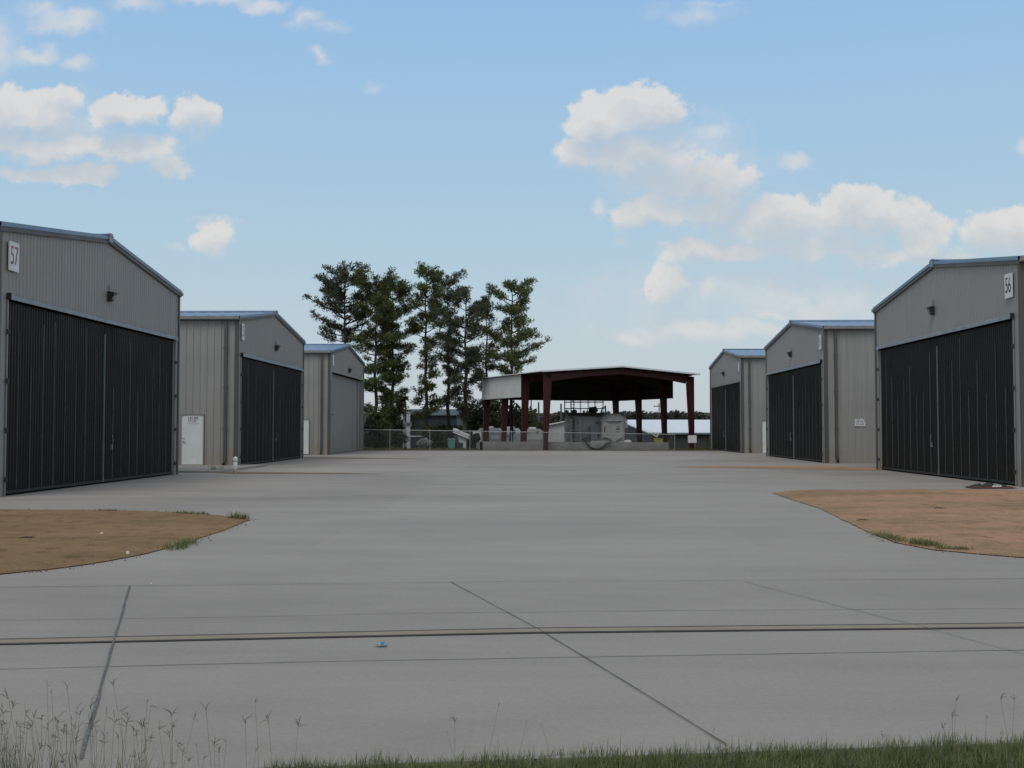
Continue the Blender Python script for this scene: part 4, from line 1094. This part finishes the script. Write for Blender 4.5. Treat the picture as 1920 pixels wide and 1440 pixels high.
# ------------------------------------------------------------------ pines
def needle_puff(m, c, rx, rz_, n, r_, size=.34, mi=0):
    for k in range(n):
        d = Vector((r_.gauss(0, 1), r_.gauss(0, 1), r_.gauss(0, 1))); d.normalize(); q = r_.random() ** .45
        p = c + Vector((d.x * rx * q, d.y * rx * q, d.z * rz_ * q))
        a = (d + Vector((r_.gauss(0, .5), r_.gauss(0, .5), r_.gauss(.35, .5)))).normalized()
        b = a.cross(Vector((r_.gauss(0, 1), r_.gauss(0, 1), r_.gauss(0, 1)))).normalized()
        a *= size * r_.uniform(.6, 1.2) / 2; b *= size * r_.uniform(.16, .30) / 2; i = len(m.v)
        m.v += [tuple(p - a), tuple(p + b), tuple(p + a), tuple(p - b)]; m.f.append((i, i+1, i+2, i+3)); m.m.append(mi)
def pine(px, d, top, base, prof, seed, label, dens=1.0, mat='needles', lean=0, rad=.2, lop=0):
    """prof: list of (image row, half width in image columns) from top of crown down"""
    r_ = random.Random(seed); k = d / F
    g0 = at(px, 830, d); zg = terrain_z(g0.x, d) - .1; zof = lambda py: at(960, py, d).z
    zt = zof(top); root = tag(empty('pine_tree', (g0.x, d, zg)), label, 'pine tree', 'tall pines behind the chain link fence')
    O = Vector((g0.x, d, zg)); hgt = zt - zg
    wob = [r_.uniform(-.12, .12) for _ in range(12)]
    def trunk(z):
        t = z / hgt; i = min(10, int(t * 10)); f = t * 10 - i
        return Vector((lean * t + wob[i] * (1 - f) + wob[i+1] * f, wob[11-i] * .5, z))
    tm = MB(); zs = [hgt * i / 14 for i in range(14)] + [hgt * .985]
    tm.tube([trunk(z) for z in zs], [rad * (1.25 if i == 0 else 1) * (1 - .86 * z / hgt) for i, z in enumerate(zs)], 9)
    P = [(zof(py) - zg, w_ * k) for py, w_ in prof]
    def wid(z):
        for (za, wa), (zb, wb) in zip(P, P[1:]):
            if za >= z >= zb: return wa + (wb - wa) * (za - z) / max(za - zb, 1e-6)
        return 0
    cm = MB(); z = P[-1][0]
    while z < hgt - .25:
        t = z / hgt; Wd = wid(z)
        for b in range(r_.choice([2, 3, 3, 4])):
            az = r_.uniform(0, 6.283); L = Wd * r_.uniform(.5, 1.3) * (1 + lop * math.cos(az))
            if L < .15: L = .15
            if r_.random() > dens * .88 and L > .6:   # bare dead limb
                L *= .75
                e = Vector((math.cos(az), math.sin(az), r_.uniform(-.1, .25))) * L; b0 = trunk(z)
                tm.tube([b0, b0 + e * .5 + Vector((0,0,.05)), b0 + e], [.03, .018, .006], 4); continue
            rise = -.06 + .85 * max(0, t - .45) + r_.uniform(-.12, .2)
            dr_ = Vector((math.cos(az), math.sin(az), 0)); b0 = trunk(z)
            def bp(q): return b0 + dr_ * (L * q) + Vector((0, 0, L * (rise * q + .22 * q * q)))
            br = .018 + .02 * L
            tm.tube([bp(q) for q in (0, .25, .5, .75, 1)], [br, br*.8, br*.6, br*.4, br*.2], 5)
            npf = max(1, int((1.5 + 2.2 * L) * min(1.2, dens)))
            for q in range(npf):
                qq = 1 - (q / max(1, npf)) * .62 * r_.uniform(.8, 1.1) if npf > 1 else 1
                side = Vector((-dr_.y, dr_.x, 0)) * r_.uniform(-.34, .34) * L * min(1, qq)
                c = bp(qq) + side + Vector((0, 0, r_.uniform(0, .18)))
                if side.length > .25: tm.tube([bp(qq * .8), c], [.018, .008], 4, 0, False)
                rr = r_.uniform(.25, .56)
                needle_puff(cm, c, rr, rr * r_.uniform(.55, .95), int(48 * (rr / .40) ** 2), r_, .31)
        z += r_.uniform(.32, .60)
    for q in range(4): needle_puff(cm, trunk(hgt * (1 - .012 * q)) + Vector((r_.uniform(-.1, .1), 0, 0)), .22 + .08 * q, .32, 36, r_)
    tm.build('trunk', M['bark'], root, True); cm.build('crown', M[mat], root)
    return root
pine(645, 99, 511, 0, [(511,16),(520,36),(545,50),(575,64),(600,72),(622,66),(640,36)], 21, 'leftmost pine, broad open crown rising over the far left hangar', 1.1, 'needles2', rad=.22)
pine(704, 97, 522, 0, [(522,12),(535,28),(570,38),(610,40),(660,36),(720,32),(770,36),(800,26)], 22, 'second pine from the left, full green crown just right of the far left hangar', 1.2)
pine(736, 100, 530, 0, [(530,6),(545,30),(590,38),(640,36),(690,28),(740,32),(780,26),(800,10)], 23, 'third pine from the left, dense crown touching the second pine', 1.15)
pine(798, 98, 502, 0, [(502,12),(515,26),(545,26),(590,34),(640,32),(690,18),(735,24),(760,30),(780,18)], 24, 'tallest pine, fourth from the left, with a slim knobbly top', 1.05)
pine(840, 101, 519, 0, [(519,14),(530,30),(560,34),(600,30),(640,22),(690,14),(740,16),(760,8)], 25, 'fifth pine from the left, thin bare lower trunk', .92, 'needles2')
pine(873, 96, 553, 0, [(553,12),(575,32),(610,48),(650,50),(700,40),(740,20),(770,22),(785,10)], 26, 'sixth pine from the left, darkest and heaviest in the middle', 1.1, 'needles2', rad=.24)
pine(912, 104, 572, 0, [(572,8),(590,16),(620,24),(660,30),(710,26),(760,20)], 27, 'short pine half hidden left of the rightmost pine', .9, 'needles2')
pine(960, 99, 533, 0, [(533,12),(548,30),(575,38),(600,34),(625,42),(655,66),(672,70),(690,44),(705,20)], 28, 'rightmost pine, long low limb reaching right above the shed roof', 1.1, lop=.0)

def broad(name, px, d, top, halfw, seed, label, cat, mat='leafd', trunkh=.35, n=26, leaf=.4, group=None, lq=70, zb=None):
    r_ = random.Random(seed); k = d / F; g0 = at(px, 830, d); zg = (terrain_z(g0.x, d) - .05) if zb is None else zb
    zt = at(960, top, d).z; h = zt - zg; W_ = halfw * k
    root = tag(empty(name, (g0.x, d, zg)), label, cat, group)
    tm = MB(); cm = MB()
    base = h * trunkh
    tm.tube([(0,0,-.1),(r_.uniform(-.1,.1),0,base*.6),(0,0,base+.3)], [.05*h**.7, .04*h**.7, .025*h**.7], 7)
    for i in range(n):
        t = r_.random(); a = r_.uniform(0, 6.283); z = base + (h - base) * t
        wr = W_ * math.sqrt(max(.04, 1 - (abs(t - .38) / .64) ** 2)) * r_.random() ** .6
        c = Vector((math.cos(a) * wr * .85, math.sin(a) * wr * .85, z - .12 * h * t))
        if i % 2 == 0: tm.tube([(0,0,base*.7), tuple(c * .5 + Vector((0,0,base*.5))), tuple(c)], [.025*h**.6, .015*h**.6, .006*h**.6], 4, 0, False)
        rr = (h * .13 + W_ * .16) * r_.uniform(.7, 1.15)
        for q in range(lq):
            v_ = Vector((r_.gauss(0,1), r_.gauss(0,1), r_.gauss(0,1))).normalized() * rr * r_.random() ** .4
            v_.z *= .8; leafquad(cm, c + v_, leaf * r_.uniform(.6, 1.2), r_, 0, .6)
    tm.build('trunk' if 'tree' in name else 'stems', M['bark'], root, True); cm.build('crown' if 'tree' in name else 'foliage', M[mat], root)
    return root
BG = 'leafy trees behind the open shed'
broad('broadleaf_tree', 893, 112, 750, 26, 31, 'dark leafy tree left of the open shed, partly behind its white cladding', 'tree', 'leafd', .15, 26, .42, BG)
broad('broadleaf_tree', 925, 116, 742, 24, 32, 'green leafy tree seen under the white cladding of the shed', 'tree', 'leafg', .15, 26, .42, BG)
broad('broadleaf_tree', 957, 113, 750, 24, 33, 'dark leafy tree seen between the second and third red columns', 'tree', 'leafd', .15, 26, .42, BG)
broad('broadleaf_tree', 985, 118, 762, 26, 34, 'round topped green tree just left of the front red column', 'tree', 'leafg', .12, 26, .42, BG)
broad('broadleaf_tree', 1008, 122, 778, 18, 35, 'small tree right behind the front red column', 'tree', 'leafd', .12, 16, .4, BG)
US = 'shrubs behind the left fence'
for i, (px, d, tp_, hw, mt, lb) in enumerate([(693,91,782,16,'leafd','dark shrub beside the far left hangar corner'),(712,92,800,20,'leafd','low dark shrub right of the corner shrub'),(738,91,806,18,'leafd','low dark shrub left of the second fence post'),
    (722,95,788,18,'leafg','tall green shrub at the foot of the second and third pines'),(748,96,790,14,'leafd','narrow dark shrub right of the third pine'),(820,93,800,16,'leafd','dark shrub right of the pale flowering shrub'),(838,95,800,12,'leafg','green shrub between the tallest and fifth pines'),
    (800,96,793,18,'leafg','bright green bush around the tallest pine trunk'),(826,98,790,15,'leafd','dark bush between the tallest and fifth pines'),(868,97,795,14,'leafd','dark bush around the sixth pine trunk'),(893,92,812,10,'leafd','small dark shrub climbing by the pale shed'),(852,101,794,14,'leafd','dark bush behind the fifth pine trunk')]):
    broad('shrub', px, d, tp_, hw, 50 + i, lb, 'shrub', mt, .05, 16, .24, US, 70)
broad('shrub', 793, 90, 818, 15, 71, 'pale grey leaved shrub behind the left fence', 'shrub', 'leafw', .05, 14, .16, US, 90)

# ------------------------------------------------------------------ things beyond the fence
def bxp(m, xa, xb, ya, yb, za, zb, mi=0): m.box((xa, ya, za), (xb, yb, zb), mi)
def zpy(py, d): return at(960, py, d).z
# dark green hall with a pale gable
d = 135; xa, xb = at(757, 800, d).x, at(856, 800, d).x
hall = tag(empty('green_hall', ((xa+xb)/2, d, -1.1)), 'dark green metal hall seen between the pines beyond the fence', 'building')
w2 = (xb - xa) / 2; m = MB(); ze, zr_ = zpy(778, d) + 1.1, zpy(767, d+8) + 1.1
mp_ = lambda a, dd_, z: (a, -dd_, z)
corr(m, -w2, w2, lambda a: 0, lambda a: ze, mp_, .4, .14, .03); m.box((-w2, .02, 0), (w2, 15.9, ze - .05)); m.build('wall', M['darkgreen'], hall)
m = MB(); m.prism([(-w2 - .3, -.4, ze - .02), (-w2 - .3, 8, zr_), (-w2 - .3, 16.4, ze - .02), (-w2-.3, 16.4, ze - .1), (-w2 - .3, 8, zr_ - .1), (-w2 - .3, -.4, ze - .1)], (2*w2 + .6, 0, 0)); m.build('roof', M['darkgreen'], hall)
m = MB(); m.box((.5, -.09, 0), (4.0, -.04, 3.2)); m.build('door', M['barnwall'], hall)
d = 128; xa, xb = at(744, 800, d).x, at(758, 800, d).x
h2 = tag(empty('white_shed', ((xa+xb)/2, d, -1.1)), 'tall narrow white shed end left of the dark green hall', 'building'); w2 = (xb-xa)/2
m = MB(); m.prism([(-w2,0,0),(w2,0,0),(w2,0,zpy(770,d)+1.1),(-w2,0,zpy(776,d)+1.1)], (0,6,0)); m.build('wall', M['rvwhite'], h2)
m = MB(); m.prism([(-w2-.2,-.3,zpy(776,d)+1.08),(w2+.2,-.3,zpy(769.5,d)+1.12),(w2+.2,-.3,zpy(768,d)+1.12),(-w2-.2,-.3,zpy(774.6,d)+1.1)], (0,6.6,0)); m.build('roof', M['barnwall'], h2)
m = MB(); m.box((-w2*.6,-.05,0),(w2*.7,-.01,zpy(787,d)+1.1)); m.build('door', M['glass'], h2)
def pole(px, d, top, r0, label, mat='bark', cross=False, bot=-1.2, name='utility_pole', cat='pole', grp=None):
    p = at(px, 800, d); t = tag(empty(name, (p.x, d, bot)), label, cat, grp); h = zpy(top, d) - bot
    m = MB(); m.tube([(0,0,-.1),(0,0,h*.5),(0,0,h)], [r0, r0*.9, r0*.75], 8); m.build('pole', M[mat], t, True)
    if cross:
        m = MB(); m.box((-.9,-.06,h-.6),(.9,.06,h-.48)); 
        for x in (-.8,-.3,.3,.8): m.tube([(x,0,h-.48),(x,0,h-.3)], .04, 6)
        m.build('crossarm', M[mat], t)
    else:
        m = MB(); m.tube([(0,0,h),(0,0,h+.06),(0,0,h+.1)], [r0*.95, r0*.8, r0*.2], 8); m.build('cap', M['galvpost'], t)
pole(760.3, 104, 759, .10, 'black pole standing at the left end of the dark green hall', 'black', grp=None)
pole(757, 100, 768, .09, 'white pole just left of the black pole beyond the fence', 'pvc')
pole(996, 150, 747, .12, 'thin pole seen between the third red column and the front red column', 'barnwall', grp='poles seen under the shed roof')
pole(1010, 140, 755, .14, 'short thick pole just left of the front red column', 'barnwall', grp='poles seen under the shed roof')
pole(1052, 145, 758, .15, 'dark pole seen under the shed left of the tank railings', 'barnwall', grp='poles seen under the shed roof')
pole(1236, 190, 756, .11, 'utility pole with a crossarm beyond the low barn', 'bark', True, -3)
pole(1190.5, 118, 800, .09, 'pale pipe standing left of the low barn', 'pvc')
# white framed notice and pipe rail
t = tag(empty('notice_board', at(765, 797, 102)), 'small white framed notice board by the black pole', 'sign'); t.location.z = -1.1; hh = zpy(797, 102) + 1.1
m = MB(); m.tube([(-.2,0,0),(-.2,0,hh+.3)], .03, 6); m.tube([(.2,0,0),(.2,0,hh+.3)], .03, 6); m.build('post', M['pvc'], t)
m = MB(); m.box((-.28,-.05,hh-.16),(.32,-.03,hh+.24)); m.build('board', M['signw'], t); m = MB(); m.box((-.14,-.06,hh-.06),(.18,-.051,hh+.14)); m.build('panel', M['tank'], t)
t = tag(empty('pipe_rail', at(767, 818, 96)), 'white pipe rail behind the left fence', 'rail'); t.location.z = -.4
pa, pb = 0, at(800, 818, 96).x - at(767, 818, 96).x; zz = zpy(818, 96) + .4; z1 = zpy(803, 96) + .4
m = MB(); m.tube([(0,0,-.1),(0,0,z1)], .035, 7); m.tube([(0,0,zz),(pb,0,zz)], .035, 7); m.tube([(pb,0,-.1),(pb,0,zz)], .035, 7); m.build('rail', M['pvc'], t)
# teal bin
c = at(847, 830, 92.5); t = tag(empty('teal_bin', (c.x, 92.5, -.3)), 'teal wheeled bin behind the left fence by the pale shed', 'bin')
m = MB(); m.prism([(-.26,-.3,.12),(.26,-.3,.12),(.30,-.34,1.05),(-.30,-.34,1.05)], (0,.6,0)); m.build('body', M['teal'], t)
m = MB(); m.prism([(-.32,-.38,1.05),(.32,-.38,1.05),(.28,-.38,1.13),(-.28,-.38,1.13)], (0,.7,0)); m.build('lid', M['sheet'], t)
for x in (-.27, .22): m = MB(); m.tube([(x,.28,.12),(x+.06,.28,.12)], .12, 12); m.build('wheel', M['rubber'], t)
c = at(858, 830, 93); t = tag(empty('mower', (c.x, 93, -.3)), 'dark blue grey machine beside the teal bin', 'machine')
m = MB(); m.prism([(-.45,-.3,.3),(.4,-.3,.3),(.45,-.3,.75),(.1,-.3,.8),(0,-.3,1.35),(-.3,-.3,1.4),(-.45,-.3,.8)], (0,.6,0)); m.build('body', M['darkgreen'], t)
for (x, r0) in ((-.3,.32),(.35,.2)):
    for y in (-.38,.3): m = MB(); m.tube([(x,y,r0),(x,y+.12,r0)], r0, 14); m.build('wheel', M['rubber'], t)
# pale gabled shed with striped roof edge
d = 94.5; xl, xp, xr = at(852, 830, d).x, at(866, 830, d).x, at(902, 830, d).x
t = tag(empty('pale_shed', (xl, d, -.45)), 'pale grey shed with a white roof edge between the fifth and sixth pines', 'shed')
W_ = xr - xl; zl_, zr_ = zpy(806, d) + .45, zpy(817, d) + .45
m = MB(); m.prism([(xp - xl - .35, 0, 0), (xp - xl + .35, 0, 0), (xp - xl + .35, 0, zr_ - .05), (xp-xl - .35, 0, zl_ - .25)], (0, 3, 0)); m.prism([(xp - xl + .9, .3, 0), (W_, .3, 0), (W_ , .3, 1.9), (xp - xl + .9, .3, 1.9)], (0, 2.6, 0)); m.build('wall', M['rvgrey'], t)
m = MB()
for k in range(3): m.prism([(-.1, -.3 + .0*k, zl_ + .12 - k*.13), (xp - xl + .6, -.3, zr_ + .08 - k*.13), (xp - xl + .6, -.3, zr_ + .0 - k*.13), (-.1, -.3, zl_ + .04 - k*.13)], (0, 3.5 - k*.8, 0))
m.build('roof', M['rvwhite'], t)
# trailers behind the shed columns
def trailer(pxa, pxb, d, top, mid, label, win=()):
    xa, xb = at(pxa, 800, d).x, at(pxb, 800, d).x; zg = terrain_z(0, d); L = xb - xa
    t = tag(empty('travel_trailer', ((xa+xb)/2, d, zg)), label, 'trailer', 'white trailers parked beyond the low wall')
    zt, zm = zpy(top, d) - zg, zpy(mid, d) - zg; a = L / 2
    m = MB(); m.prism([(-a,0,.45),(a,0,.45),(a,0,zt-.25),(a-.2,0,zt),(-a+.15,0,zt),(-a,0,zt-.15)], (0,2.3,0)); b_ = m.build('body', M['rvwhite'], t)
    m = MB(); m.box((-a-.01,-.02,.5),(a+.01,-.004,zm)); m.build('lower_panel', M['rvgrey'], t)
    for (u0, u1, v0, v1, mt, nm) in win:
        m = MB(); x0_, x1_ = at(u0, 800, d).x - (xa+xb)/2, at(u1, 800, d).x - (xa+xb)/2
        m.box((x0_,-.05,zpy(v1,d)-zg),(x1_,-.021,zpy(v0,d)-zg)); m.build(nm, M[mt], t)
    for x in (-.45, .45):
        for y in (-.05, 2.1): m = MB(); m.tube([(x,y,.34),(x,y+.23,.34)], .34, 16); m.build('wheel', M['rubber'], t)
    m = MB(); m.box((-.4,.7,zt),(.3,1.3,zt+.16)); m.build('roof_vent', M['rvwhite'], t)
trailer(897, 940, 107, 802.5, 812, 'long white over grey trailer at the left end of the low wall', [(921,937,816,824,'rvwhite','hatch'),(902,910,806,809,'glass','window')])
trailer(941, 975, 109, 803, 812.5, 'white trailer with a round dark window behind the second fence section', [(960.5,966,806.5,812,'glass','window'),(951,954.5,817,819,'black','handle')])
trailer(981, 1017, 106, 804, 824, 'pale camper with a slanted end left of the front red column', [(988,996.5,810.6,811.8,'tank','trim_strip'),(1006,1009,808,813,'glass','window')])
# white flat roofed shed
d = 112; xa, xb = at(1018, 800, d).x, at(1059, 800, d).x; zg = terrain_z(0, d)
t = tag(empty('white_shed', ((xa+xb)/2, d, zg)), 'white shed with a sloping roof seen left of the grey tank', 'building'); a = (xb-xa)/2
z0_, z1_ = zpy(801, d)-zg, zpy(790, d)-zg
m = MB(); m.prism([(-a,0,0),(a,0,0),(a,0,z1_-.05),(-a+.6,0,z0_+.15),(-a,0,z0_-.35)], (0,5,0)); m.build('wall', M['rvgrey'], t)
m = MB(); m.prism([(-a+.45,-.3,z0_+.18),(a+.2,-.3,z1_-.02),(a+.2,-.3,z1_+.08),(-a+.45,-.3,z0_+.3)], (0,5.6,0)); m.build('roof', M['rvwhite'], t)
m = MB(); m.box((-.5,-.04,.9),(.3,-.01,1.05)); m.build('window', M['tank'], t)
# low barn with a pale metal roof
y0b, y1b = 106.0, 119.0
xl0, xl1 = at(1217, 800, y0b).x, at(1158, 800, y1b).x
ze, zr_ = zpy(811, y0b), zpy(787, y1b)
barn = tag(empty('low_barn', (xl0, y0b, -1.3)), 'long low barn with a pale metal roof and dark walls at the right', 'barn')
xR = 46
m = MB()
eave = Vector((0, 0, ze + 1.3)); ridge = Vector((xl1 - xl0, y1b - y0b, zr_ + 1.3)); X_ = Vector((xR - xl0, 0, 0))
n = Vector((0, 0, .12))
m.prism([eave, ridge, ridge - n, eave - n], X_)
bk = ridge * 1.0 + Vector((xl1 - xl0, y1b - y0b, ze - zr_)); m.prism([ridge, bk, bk - n, ridge - n], X_)
x = .4
sl = ridge - eave
while x < X_.x - .3:
    for tt in (1,):
        p0 = eave + Vector((x, 0, .001)); p1 = ridge + Vector((x, 0, .001)); m.prism([p0, p0 + Vector((.05,0,0)), p0 + Vector((.05,0,.035)), p0 + Vector((0,0,.035))], p1 - p0)
    x += 400
m.build('roof', M['roofw'], barn)
m = MB(); m.prism([eave + Vector((.0,-.03,.0)), eave + Vector((0,-.12,-.03)), eave + Vector((0,-.12,-.16)), eave + Vector((0,-.03,-.16))], X_); m.build('gutter', M['galv'], barn)
m = MB(); m.box((.3, .25, 0), (X_.x, .35, ze + 1.2)); mid = ridge * .5
m.prism([(.3,.3,0),(ridge.x+.2, ridge.y, 0),(ridge.x+.2, ridge.y, ridge.z-.15),(.3,.3,eave.z-.13)], (.1,0,0)); m.box((.4, 25, 0), (X_.x, 25.1, ze + 1.2)); m.build('wall', M['barnwall'], barn)
m = MB()
for k in range(9): m.box((2.0 + k*3.6, .0, 0), (2.15 + k*3.6, .16, ze + 1.2))
m.build('posts', M['barnwall'], barn)

# grass bank right of the shed
def clump_grass(name, xa, xb, ya, yb, n, hm, mat, label, seed=1):
    m = MB(); r_ = random.Random(seed)
    for i in range(n):
        x, y = r_.uniform(xa, xb), r_.uniform(ya, yb); blade(m, Vector((x, y, terrain_z(x, y))), r_.uniform(.3, 1) * hm * (.7 + .6*mn.noise(Vector((x*.8,y*.8,seed)))), r_.uniform(.02, .15), .03, r_, 0, 2)
    tag(m.build(name, M[mat]), label, 'grass', kind='stuff')
M['drygrass'] = leafmat('rough_grass', (.06, .07, .025), (.11, .11, .04), (.19, .155, .07), .8)
clump_grass('rough_grass', -14, 16, 84.25, 85.4, 5000, .16, 'drygrass', 'rough green and brown grass along the end of the apron')
clump_grass('rough_grass', 10.5, 18, 85.4, 93, 5000, .30, 'drygrass', 'rough brown grass bank right of the low wall', 2)
clump_grass('rough_grass', -14, -3.5, 85.4, 91, 5000, .30, 'drygrass', 'rough grass under the pines behind the left fence', 3)

# ------------------------------------------------------------------ far wood and hill
hm = MB(); nxh = 80
for j, (y, zf) in enumerate([(330, 0), (350, 1), (430, 1), (470, 0)]):
    for i in range(nxh + 1):
        x = -400 + 800 * i / nxh
        bb = 8.0 + 1.6 * mn.noise(Vector((x*.02, 0, 1))) + .8 * mn.noise(Vector((x*.11, 0, 2)))
        hm.v.append((x, y, -5.5 + (bb + 4.0) * zf))
for j in range(3):
    for i in range(nxh): hm.f.append((j*(nxh+1)+i, j*(nxh+1)+i+1, (j+1)*(nxh+1)+i+1, (j+1)*(nxh+1)+i)); hm.m.append(0)
M['woodbase'] = simple('wood_understorey', (.042, .046, .036), .95, 0, .3, .2)
tag(hm.build('wooded_rise', M['woodbase'], smooth=True), kind='structure')
fm = MB(); r_ = random.Random(77)
for i in range(330):
    x = -150 + 300 * r_.random() if i < 230 else r_.uniform(-380, 380); y = r_.uniform(322, 352)
    zt = 1.65 + (r_.uniform(25, 32) + 5 * mn.noise(Vector((x*.05, 0, 5)))) * y / F
    hgt = zt + 4.5; W_ = r_.uniform(2.2, 4.5)
    for q in range(95):
        t = r_.random() ** .8; a = r_.uniform(0, 6.283); w_ = W_ * math.sqrt(max(.05, 1 - (max(0, t - .3) / .72) ** 2)) * r_.random() ** .4
        leafquad(fm, Vector((x + math.cos(a) * w_, y + math.sin(a) * w_ * .7, -4.5 + hgt * t)), r_.uniform(.9, 1.7), r_, 0, .7)
tag(fm.build('far_wood', M['farwood']), 'hazy belt of woodland along the horizon', 'woodland', kind='stuff')
FW = 'single trees standing above the far wood'
for i, (px, top, hw, lb) in enumerate([(1265, 763.5, 11, 'domed tree standing highest above the far wood, between two red columns'), (1188, 768, 14, 'bushy tree above the far wood just right of the domed cabin'), (1225, 767.5, 12, 'feathery tree above the far wood left of the utility pole'), (1204, 767, 6, 'small tree above the far wood right of the black column'), (1312, 767, 8, 'round tree above the far wood beside the far right hangar'), (1046, 772, 12, 'low tree above the far wood left of the railings')]):
    broad('far_tree', px, 300, top, hw, 90 + i, lb, 'tree', 'farwood', .4, 20, 1.1, FW, 46, zb=-4.5)
